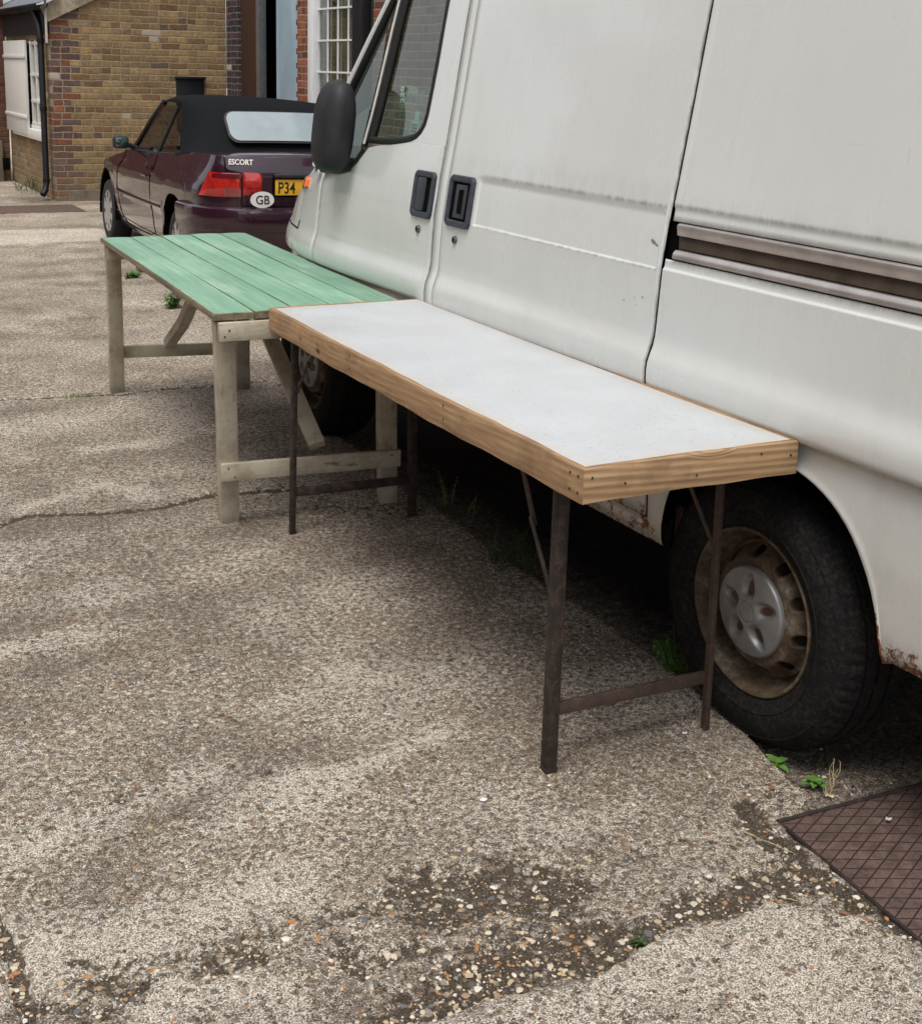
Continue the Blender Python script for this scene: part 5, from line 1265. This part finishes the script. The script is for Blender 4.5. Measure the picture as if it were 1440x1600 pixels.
# ------------------------------------------------------------------ brick buildings behind
def wall_mesh(name, rects, plane, c, thick, m_, parent):
    """upright rectangles (u0,u1,z0,z1) of one wall, each a thin block behind the face; u runs along x (plane 'y') or y (plane 'x')"""
    bm = bmesh.new()
    for (u0, u1, z0, z1) in rects:
        if plane == 'y': bm_box(bm, ((u0+u1)/2, c+thick/2, (z0+z1)/2), (u1-u0, thick, z1-z0))
        else: bm_box(bm, (c+thick/2, (u0+u1)/2, (z0+z1)/2), (thick, u1-u0, z1-z0))
    return from_bm(name, bm, m_, parent)
def outbuilding():
    X0, Y0 = 1.087, 13.558
    T = thing('brick_outbuilding', 'low yellow stock brick outbuilding with slate roof and dark brick corner behind the parked car', 'building', (X0, Y0, -.07))
    inv = Matrix.Translation((-X0, -Y0, .07))
    def adopt(o): o.matrix_parent_inverse = inv; return o
    # front wall with a gap for the black hatch, return wall with a gap for the window
    hx0, hx1, hz0, hz1 = 2.55, 2.895, .75, 1.405
    front = bmesh.new()
    for (a, b, z0, z1) in ((X0, hx0, -.3, 2.02), (hx0, hx1, -.3, hz0), (hx0, hx1, hz1, 2.02), (hx1, 3.185, -.3, 2.02), (X0+.55, 3.185, 2.02, 3.4)):
        bm_box(front, ((a+b)/2, Y0+.11, (z0+z1)/2), (b-a, .22, z1-z0))
    vs = [front.verts.new(p) for p in ((X0, Y0, 2.02), (X0+.55, Y0, 2.02), (X0+.55, Y0, 2.40), (X0, Y0, 2.02))][:3]; front.faces.new(vs)
    adopt(from_bm('front_wall', front, M['yel'], T))
    wy0, wy1, wz0, wz1 = 14.15, 16.2, .72, 1.80
    ret = wall_mesh('side_wall', [(Y0+.225, wy0, -.3, 2.02), (wy0, wy1, -.3, wz0), (wy0, wy1, wz1, 2.02), (wy1, 16.5, -.3, 2.02)], 'x', X0, .22, M['yel_side'], T); adopt(ret)
    # plinth, slightly proud
    pm = simple('cement_plinth', (.17, .14, .10), .9, var=.35, scale=6, bump=.3)
    bm = bmesh.new(); bm_box(bm, ((X0+3.185)/2+.06, Y0-.012, -.07), (3.185-X0-.16, .03, .26), None, .006); adopt(from_bm('plinth', bm, pm, T))
    # black fascia board and gutter, rainwater pipe, white verge
    bk = simple('tarred_board', (.012, .013, .014), .7, var=.3)
    adopt(box('fascia_board', (X0-.02, 15.25, 2.02), (.05, 3.35, .33), bk, T, bev=.006))
    gut = bmesh.new(); v = []
    for y in (13.42, 16.95):
        for a in np.linspace(PI, 2*PI, 9): v.append((X0-.10+.065*math.cos(a), y, 2.19+.065*math.sin(a)))
    g = mesh('gutter', v, gridfaces(2, 9), M['blackpaint'], T, 60); adopt(g); md = g.modifiers.new('t', 'SOLIDIFY'); md.thickness = .006
    px = X0-.075; py = Y0+.17
    adopt(tube('rainwater_pipe', [(X0-.10, py+.25, 2.14), (px, py+.08, 1.95), (px, py, 1.80), (px, py, .16), (px-.02, py-.03, .05), (px-.06, py-.07, .0)], .036, M['blackpaint'], T, 14))
    bm = bmesh.new()
    for z in (.16, 1.0, 1.78): bmesh.ops.create_cone(bm, cap_ends=True, segments=16, radius1=.043, radius2=.043, depth=.05, matrix=Matrix.Translation((px, py, z)))
    adopt(from_bm('pipe_collar', bm, M['blackpaint'], T, 40))
    wv_ = M['white']
    bm = bmesh.new()
    a, b = Vector((X0-.03, Y0-.03, 2.0)), Vector((X0+1.2, Y0-.03, 2.62)); d = (b-a); ang = math.atan2(d.z, d.x)
    bm_box(bm, (a+b)/2+Vector((-math.sin(ang)*.08, 0, math.cos(ang)*.08)), (d.length, .025, .19), Matrix.Rotation(-ang, 3, 'Y'), .003)
    adopt(from_bm('verge_board', bm, simple('cream_verge', (.36, .31, .22), .7, var=.25), T))
    adopt(box('verge_end', (X0-.045, Y0-.032, 2.01), (.022, .035, .52), wv_, T, bev=.003))
    bm = bmesh.new()
    for i in range(12):
        for j in range(18):
            u = i*.2; bm_box(bm, (X0-.12+u*.93+.1, 13.42+j*.2+(.1 if i % 2 else 0)+.1, 2.22+u*.46+.03), (.26, .194, .008), Matrix.Rotation(-.46, 3, 'Y'))
    adopt(from_bm('roof', bm, M['slate'], T, 30))
    # side window: white frame, bars, glass, and the pale boarded shutter hung on it
    xw = X0-.008
    F = adopt(box('window_frame', (xw+.05, (wy0+wy1)/2, wz0+.02), (.10, wy1-wy0, .04), wv_, T, bev=.003))
    bm = bmesh.new()
    for y in (wy0+.03, wy0+.36, wy0+.68): bm_box(bm, (xw+.03, y, (wz0+wz1)/2), (.05, .045, wz1-wz0), None, .003)
    for z in (wz0+.06, wz0+.34, wz0+.66, wz1-.04): bm_box(bm, (xw+.032, wy0+.38, z), (.05, .72, .04), None, .003)
    adopt(from_bm('glazing_bars', bm, wv_, T, 40))
    adopt(box('window_pane', (xw+.06, (wy0+wy1)/2, (wz0+wz1)/2), (.006, wy1-wy0-.06, wz1-wz0-.06), simple('dark_pane', (.05, .055, .06), .1, coat=.5), T, bev=0))
    sm = NB('peeling_white_boards', Roughness=.7); P = sm.pos(); x, y, z = sm.sep(P)
    bl = sm.math('ABSOLUTE', sm.math('SUBTRACT', sm.math('FRACT', sm.math('MULTIPLY', y, 9.5)), .5)); c = sm.mix(sm.ramp(sm.noise(sm.map(P, (8, 30, 2)), 1, 5, .7), [(.45, 0.), (.7, .6)]), (.68, .67, .63), (.50, .47, .41))
    c = sm.mix(sm.ramp(bl, [(.47, 0.), (.49, .8)]), c, (.22, .20, .17)); sm.col(c)
    SH = adopt(box('window_shutter', (X0-.045, 15.64, 1.215), (.035, 1.50, 1.16), sm.m, T, bev=.004))
    for z in (.38, -.36): box('ledge_batten', (-.024, 0, z), (.016, 1.53, .04), wv_, SH, bev=.003)
    adopt(box('sill_board', (X0-.03, 15.0, .66), (.05, 2.0, .12), sm.m, T, bev=.003))
    # black hatch in the front wall
    H_ = adopt(box('wall_hatch', ((hx0+hx1)/2, Y0-.008, (hz0+hz1)/2), (hx1-hx0, .03, hz1-hz0), M['blackpaint'], T, bev=.004))
    box('hatch_lid', (0, -.022, .315), (hx1-hx0+.03, .05, .03), M['blackpaint'], H_, bev=.004); box('hatch_rail', (0, -.018, .09), (hx1-hx0-.05, .012, .02), simple('worn_black', (.035, .035, .035), .5), H_, bev=.002)
outbuilding()

def brick_house():
    XF = 3.19
    T = thing('red_brick_building', 'red brick building with open doorway, pale blue door and tall lattice window behind the van', 'building', (XF, 13.5, -.07))
    inv = Matrix.Translation((-XF, -13.5, .07))
    def adopt(o): o.matrix_parent_inverse = inv; return o
    HT = 4.4
    adopt(wall_mesh('corner_pier', [(13.12, 13.552, -.3, HT)], 'x', XF, .25, M['drk'], T))
    adopt(wall_mesh('side_wall', [(10.76, 11.17, -.3, HT), (2.2, 9.22, -.3, HT), (9.22, 10.76, 3.0, HT), (9.22, 10.76, -.3, .62), (11.17, 13.12, 2.9, HT)], 'x', XF+.004, .25, M['red'], T))
    br = mat_wood('brown_door_boards', [(.022, .010, .006), (.045, .020, .012), (.075, .036, .02)], 'Z', knots=False)
    adopt(box('brown_door', (XF+.06, 12.76, 1.4), (.05, .70, 3.0), br, T, bev=.004))
    adopt(box('door_post', (XF+.03, 12.42, 1.4), (.09, .05, 3.0), mat_wood('ochre_post', [(.09, .04, .014), (.16, .075, .025), (.22, .11, .04)], 'Z', knots=False), T, bev=.004))
    adopt(box('door_lining', (XF+.02, 12.355, 1.4), (.10, .06, 3.0), simple('grey_lining', (.09, .095, .10), .6), T, bev=.004))
    bl = NB('pale_blue_paint', Roughness=.5); P = bl.pos()
    bl.col(bl.mix(bl.ramp(bl.noise(bl.map(P, (3, 3, 1.5)), 1, 4, .6), [(.4, 0.), (.7, .7)]), (.235, .32, .385), (.34, .42, .47)))
    D = adopt(box('blue_door', (XF+.03, 11.50, 1.4), (.045, .62, 3.0), bl.m, T, bev=.004))
    box('door_stile', (-.026, .275, 0), (.012, .06, 2.98), bl.m, D, bev=.002)
    # dark inside
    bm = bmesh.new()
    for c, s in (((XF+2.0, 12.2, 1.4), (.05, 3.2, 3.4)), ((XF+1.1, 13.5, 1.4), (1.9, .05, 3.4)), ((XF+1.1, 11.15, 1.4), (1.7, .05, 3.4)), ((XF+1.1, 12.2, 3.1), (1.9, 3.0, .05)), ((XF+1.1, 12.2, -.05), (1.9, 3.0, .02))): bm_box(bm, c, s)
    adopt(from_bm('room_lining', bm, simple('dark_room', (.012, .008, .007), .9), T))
    # toothed quoin of the red pier: mortar-edged bricks
    bm = bmesh.new()
    for k in range(40):
        z = -.2+k*.0755; w = .05 if k % 2 else .015; bm_box(bm, (XF+.05, 11.172+w/2, z+.034), (.09, w, .062), None, .004)
    adopt(from_bm('toothed_bricks', bm, simple('edge_brick', (.10, .05, .035), .9, var=.5, scale=14), T))
    adopt(box('mortar_edge', (XF+.06, 11.188, 1.4), (.09, .030, 3.2), simple('pale_mortar', (.42, .34, .22), .9), T, bev=0))
    # lattice window
    wh = simple('white_window_paint', (.74, .75, .76), .4, var=.05)
    y0, y1, z0, z1 = 9.56, 10.75, .62, 3.0
    WF = adopt(box('window_frame', (XF-.005, 10.675, (z0+z1)/2), (.09, .15, z1-z0), wh, T, bev=.004))
    adopt(box('window_frame', (XF-.005, (y0+y1)/2-.04, z0+.03), (.09, y1-y0-.10, .06), wh, T, bev=.004))
    adopt(box('black_post', (XF-.02, 9.44, 1.6), (.10, .24, 3.4), M['blackpaint'], T, bev=.006))
    bars = bmesh.new()
    for k in range(1, 5): bm_box(bars, (XF+.012, 10.61-k*.262, (z0+z1)/2), (.014, .014, z1-z0))
    for k in range(8): bm_box(bars, (XF+.0105, (y0+10.6)/2, .885+k*.3135), (.015, 10.6-y0, .018))
    adopt(from_bm('glazing_lattice', bars, wh, T))
    adopt(box('window_pane', (XF+.03, (y0+10.6)/2, (z0+z1)/2), (.004, 10.6-y0, z1-z0), mat_glass('lattice_glass', (.75, .76, .72), .12), T, bev=0))
    cu = NB('beige_blinds', Roughness=.8); y = cu.sep(cu.pos())[1]
    s_ = cu.n('TexNoise', Vector=cu.map(cu.pos(), (1, 26, .35)), Scale=1.0, Detail=4.0).outputs['Fac']
    cu.col(cu.ramp(s_, [(.35, (.10, .085, .06)), (.48, (.22, .19, .14)), (.56, (.30, .27, .22)), (.7, (.16, .14, .11))]))
    v = []
    for i in range(90): yy = y0+(10.6-y0)*i/89; v += [(XF+.14+.02*math.sin(i*.9), yy, z0), (XF+.14+.02*math.sin(i*.9), yy, z1)]
    adopt(mesh('blind', v, gridfaces(90, 2), cu.m, T, 80))
    adopt(box('roof', (XF+2.0, 7.9, HT+.06), (4.6, 11.8, .12), M['slate'], T, bev=.01))
brick_house()

def far_wall():
    T = thing('old_red_wall', 'dark old red brick building end with rough grey footing at the far left', 'wall', (-1.2, 16.9, -.07))
    inv = Matrix.Translation((1.2, -16.9, .07))
    w = wall_mesh('brick_face', [(-4.5, 1.06, -.3, 5.0)], 'y', 16.45, .3, M['far_red'], T); w.matrix_parent_inverse = inv
    rub = simple('rough_render', (.15, .12, .09), .95, var=.5, scale=7, bump=.6)
    bm = bmesh.new(); bm_box(bm, (-1.75, 16.38, .12), (5.4, .13, .72), None, .03); o = from_bm('footing', bm, rub, T, 40); o.matrix_parent_inverse = inv
    for x in (.55, .98, .28):
        o = box('air_vent', (x-.0, 16.31, .17), (.09, .02, .16), M['dark'], T, bev=.002); o.matrix_parent_inverse = inv
far_wall()
tag(box('drain_cover', (*at(52, 327, 2, -.07)[:2], -.066), (1.0, .75, .006), simple('iron_drain_cover', (.10, .065, .05), .8, var=.3), None, bev=.001), 'flat brown iron drain cover in front of the brick corner', 'drain cover')

# ------------------------------------------------------------------ weeds, twigs and scraps
def leafmat(name, c1, c2, tr=.25):
    b = NB(name, Roughness=.5, Specular_IOR_Level=.35); n = b.noise(b.obj(), 60, 3); b.col(b.ramp(n, [(.3, c1), (.7, c2)]))
    try: b.set(b.b, 'Subsurface Weight', .0)
    except Exception: pass
    return b.m
LG = leafmat('fresh_leaf', (.055, .13, .022), (.12, .25, .05)); LD = leafmat('dull_leaf', (.035, .060, .018), (.075, .11, .035)); LY = leafmat('straw', (.30, .24, .12), (.46, .38, .22)); LYG = leafmat('yellow_green', (.18, .20, .05), (.33, .34, .10))
LM = leafmat('mid_green_leaf', (.09, .19, .045), (.17, .31, .09))
def leaf(bm, base, az, el, ln, w, droop=.4, n=6, fold=.25, pw=.8):
    base = Vector(base); d = Vector((math.cos(az)*math.cos(el), math.sin(az)*math.cos(el), math.sin(el))); sd_ = Vector((-math.sin(az), math.cos(az), 0)); p = base.copy(); prev = None
    for i in range(n+1):
        t = i/n; ww = w*(math.sin(PI*min(1, t**pw))+.04)*.5*(1 if t < 1 else 0)
        up = sd_.cross(d).normalized()*-1
        a = bm.verts.new(p+sd_*ww-up*(-ww*fold)); c = bm.verts.new(p); e = bm.verts.new(p-sd_*ww-up*(-ww*fold))
        if prev: bm.faces.new((prev[0], prev[1], c, a)); bm.faces.new((prev[1], prev[2], e, c))
        prev = (a, c, e); d = (d+Vector((0, 0, -droop/n))).normalized(); p = p+d*(ln/n)
def plant(name, label, cat, px, py, z, build, mats, group='weeds and grass growing in the joints of the yard'):
    x, y, _ = at(px, py, 2, z); z = gz(x, y); t = thing(name, label, cat, (x, y, z), 0, group)
    rn = random.Random(int(px*7+py)); build(t, rn, mats)
    return t
def weed_rosette(t, rn, m, s=1.0, n=7):
    bm = bmesh.new()
    tube_bm(bm, [(0, 0, -.005), (.001, .002, .012*s), (0, .001, .024*s)], .0016, 6)
    from_bm('stem', bm, m[0], t, 60)
    for k in range(n):
        bm = bmesh.new(); leaf(bm, (0, 0, (.012+.010*(k/n))*s), k*2.4+rn.random()*.5, .25+.5*k/n, (.042-.012*k/n)*s, .021*s, .5+rn.random()*.3); from_bm('leaf', bm, m[0], t, 80)
def weed_tall(t, rn, m, s=1.0, n=8, h=.10):
    bm = bmesh.new(); bl = bmesh.new()
    for k in range(n):
        a = rn.random()*6.28; r0 = rn.random()*.02*s; hh = h*(.55+.5*rn.random()); ln = rn.uniform(.1, .45); pts = []
        for i in range(7):
            t_ = i/6; pts.append((math.cos(a)*(r0+ln*hh*t_**1.5), math.sin(a)*(r0+ln*hh*t_**1.5), hh*t_))
        tube_bm(bm, pts, .0009*s, 5)
        for i in range(1, 7):
            for q in range(3): leaf(bl, pts[i], rn.random()*6.28, rn.uniform(-.1, .8), .0155*s*rn.uniform(.6, 1.3), .0072*s, .5, 3)
    from_bm('stems', bm, m[0], t, 60); from_bm('leaves', bl, m[1], t, 80)
def tuft(t, rn, m, s=1.0, n=70, h=.12, spread=.06):
    bm = bmesh.new()
    for k in range(n):
        a = rn.random()*6.28; r0 = spread*rn.random()**.5*s; leaf(bm, (math.cos(a)*r0, math.sin(a)*r0, -.004), rn.random()*6.28, rn.uniform(.7, 1.4), h*s*rn.uniform(.5, 1.2), .0034*s*rn.uniform(.7, 1.3), rn.uniform(.5, 1.5), 6, .1, .5)
    from_bm('blades', bm, m[0], t, 80)
plant('weed', 'small bright green broad-leaved weed in front of the van tyre', 'weed', 1212, 1188, -.01, lambda t, r_, m: weed_rosette(t, r_, m, 1.0, 7), [LG])
def w2(t, r_, m):
    weed_rosette(t, r_, m, .85, 8)
plant('weed', 'bright green weed beside a dry straw stalk near the iron cover corner', 'weed', 1272, 1234, -.01, w2, [LG])
def straw(t, rn, m):
    for k in range(7):
        bm = bmesh.new(); a = rn.uniform(-.9, 1.4); L_ = rn.uniform(.03, .085); pts = [(math.sin(a)*L_*i/5*.45, .01*math.sin(i+k), L_*i/5) for i in range(6)]
        tube_bm(bm, pts, .0008, 5); from_bm('stalk', bm, m[0], t, 60)
plant('dry_grass', 'dry straw coloured grass stalks beside the iron cover corner', 'dry grass', 1290, 1250, -.01, straw, [LY])
plant('weed', 'tall thin stemmed weed against the left of the van tyre', 'weed', 1058, 1050, -.01, lambda t, r_, m: weed_tall(t, r_, m, 1.25, 12, .16), [LM, LG])
plant('grass_tuft', 'dark grass tuft growing in the shade under the white table', 'grass', 800, 886, -.02, lambda t, r_, m: tuft(t, r_, m, 1.1, 95, .15, .07), [LD])
plant('weed', 'small yellow-green sprig behind the far steel leg under the white table', 'weed', 700, 785, -.03, lambda t, r_, m: weed_tall(t, r_, m, 1.0, 4, .13), [LY, LYG])
plant('grass_tuft', 'few bent yellowish blades in the dark under the middle of the white table', 'grass', 735, 800, -.03, lambda t, r_, m: tuft(t, r_, m, 1.0, 9, .14, .03), [LYG])
plant('grass_tuft', 'small green grass tuft in the concrete joint left of the green table', 'grass', 118, 621, 0, lambda t, r_, m: tuft(t, r_, m, .40, 150, .05, .22), [LYG])
plant('weed', 'low green weed patch in the yard seen under the green table', 'weed', 272, 484, -.03, lambda t, r_, m: weed_tall(t, r_, m, 2.2, 16, .09), [LD, LG])
plant('weed', 'small green weed patch in the yard just beside the far leg of the green table', 'weed', 207, 434, -.06, lambda t, r_, m: weed_tall(t, r_, m, 2.2, 12, .05), [LG, LG])
plant('weed', 'bushy green weeds at the foot of the black rainwater pipe', 'weed', 78, 300, -.07, lambda t, r_, m: (tuft(t, r_, m, 2.6, 150, .12, .16), weed_tall(t, r_, [m[0], m[1]], 3.2, 22, .34)), [LD, LG])
plant('weed', 'pale dry weeds along the foot of the yellow brick wall', 'weed', 103, 306, -.07, lambda t, r_, m: tuft(t, r_, m, 2.0, 90, .10, .14), [LYG])
plant('weed', 'tiny moss green weed on the gravel near the bottom of the yard', 'weed', 993, 1468, 0, lambda t, r_, m: weed_tall(t, r_, m, .6, 9, .018), [LD, LD])
def rod(name, label, cat, a, b, r0, m_, z=.004):
    p, q = Vector(at(*a)), Vector(at(*b)); p.z = gz(p.x, p.y)+z; q.z = gz(q.x, q.y)+z; c = (p+q)/2; pts = [p.lerp(q, i/6)-c+Vector((0, 0, .0015*math.sin(i*2.1)))+Vector((.001*math.sin(i*3), .001*math.cos(i*2), 0)) for i in range(7)]
    bm = bmesh.new(); tube_bm(bm, pts, [r0*(1-.06*i) for i in range(7)], 8); o = from_bm(name, bm, m_, None, 50); o.location = c; return tag(o, label, cat)
tw = simple('twig_bark', (.20, .11, .065), .8, var=.35, scale=60)
rod('twig', 'short brown twig lying beside the iron cover plate', 'twig', (1312, 1427), (1362, 1449), .0042, tw)
rod('twig', 'thin pale straw lying on the gravel above the broken slab edge', 'twig', (1160, 1300), (1240, 1330), .0012, LY)
rod('twig', 'very thin pale straw on the dark soil by the slab edge', 'twig', (1216, 1396), (1246, 1408), .0012, LY)
def scrap(label, px, py, s, m_, z=0.004, name='paper_scrap', cat='litter'):
    x, y, _ = at(px, py); rn = random.Random(px); bm = bmesh.new()
    vs = [bm.verts.new((s*math.cos(a)*rn.uniform(.5, 1.1), s*math.sin(a)*rn.uniform(.4, .9), s*rn.uniform(0, .35))) for a in np.linspace(0, 2*PI, 8)[:-1]]
    c = bm.verts.new((0, 0, s*.2))
    for i in range(7): bm.faces.new((vs[i], vs[(i+1) % 7], c))
    o = from_bm(name, bm, m_); md = o.modifiers.new('t', 'SOLIDIFY'); md.thickness = .0008; o.location = (x, y, (gz(x, y) if not (x > -.15 and y < -.31) else 0)+z); return tag(o, label, cat)
wp = simple('white_scrap', (.72, .72, .74), .6, var=.1)
scrap('small bright white paper scrap on the concrete below the front table leg', 755, 1253, .010, wp)
scrap('tiny white flake right under the front table leg', 858, 1228, .007, wp)
scrap('small white petal on the concrete beside the rusty rear leg', 1069, 1148, .008, wp)
scrap('pale dry leaf on the dark soil left of the van tyre', 1003, 1000, .013, simple('dead_leaf', (.42, .36, .28), .8))
scrap('white feather scrap on top of the iron cover plate', 1388, 1283, .009, simple('grey_feather', (.48, .46, .44), .7))
scrap('grey white bird dropping on the gravel at the cover corner', 1246, 1273, .011, simple('dropping', (.50, .50, .52), .8))
scrap('flat beige stone chip by the corner of the iron cover', 1296, 1246, .014, simple('beige_chip', (.50, .42, .28), .8), .006, 'stone_chip', 'stone')
scrap('orange brown stone chip on the yard right of centre', 1206, 1232, .009, simple('orange_chip', (.24, .10, .045), .8), .004, 'stone_chip', 'stone')

# ------------------------------------------------------------------ unseen workshop added left of the yard: shades it and gives the paint reflections
def workshop():
    T = thing('added_workshop', 'unseen brick workshop range added on the left to shade the yard', 'building', (-7.5, 1, -.1))
    inv = Matrix.Translation((7.5, -1, .1)); bm = bmesh.new()
    H, ys = 4.6, [(-11, -8.6), (-7.2, -5.0), (-3.6, -1.4), (0, 2.2), (3.6, 5.8), (7.2, 9.4), (10.8, 13)]
    for a, b in ys: bm_box(bm, (-7.65, (a+b)/2, H/2-.2), (.3, b-a, H+.2))
    for (a, b), (c, d) in zip(ys[:-1], ys[1:]):
        bm_box(bm, (-7.65, (b+c)/2, .35), (.3, c-b, 1.1)); bm_box(bm, (-7.65, (b+c)/2, 3.5), (.3, c-b, 2.0))
    w = from_bm('wall', bm, M['red'], T); w.matrix_parent_inverse = inv
    for (a, b), (c, d) in zip(ys[:-1], ys[1:]):
        f = bmesh.new(); bm_box(f, (-7.55, (b+c)/2, .93), (.12, c-b, .07)); bm_box(f, (-7.55, (b+c)/2, 2.47), (.10, c-b, .07))
        for k in range(4): bm_box(f, (-7.552, b+.035+(c-b-.07)*k/3, 1.7), (.09, .06, 1.55))
        f = from_bm('window', f, M['white'], T); f.matrix_parent_inverse = inv
        box('pane', (-7.6, (b+c)/2, 1.7), (.01, c-b, 1.5), simple('workshop_pane', (.04, .045, .05), .08, coat=.5), f, bev=0)
    o = box('roof', (-9.2, 1, 5.2), (4.2, 24.6, .14), M['slate'], T, rot=Matrix.Rotation(-.42, 3, 'Y'), bev=.01); o.matrix_parent_inverse = inv
workshop()
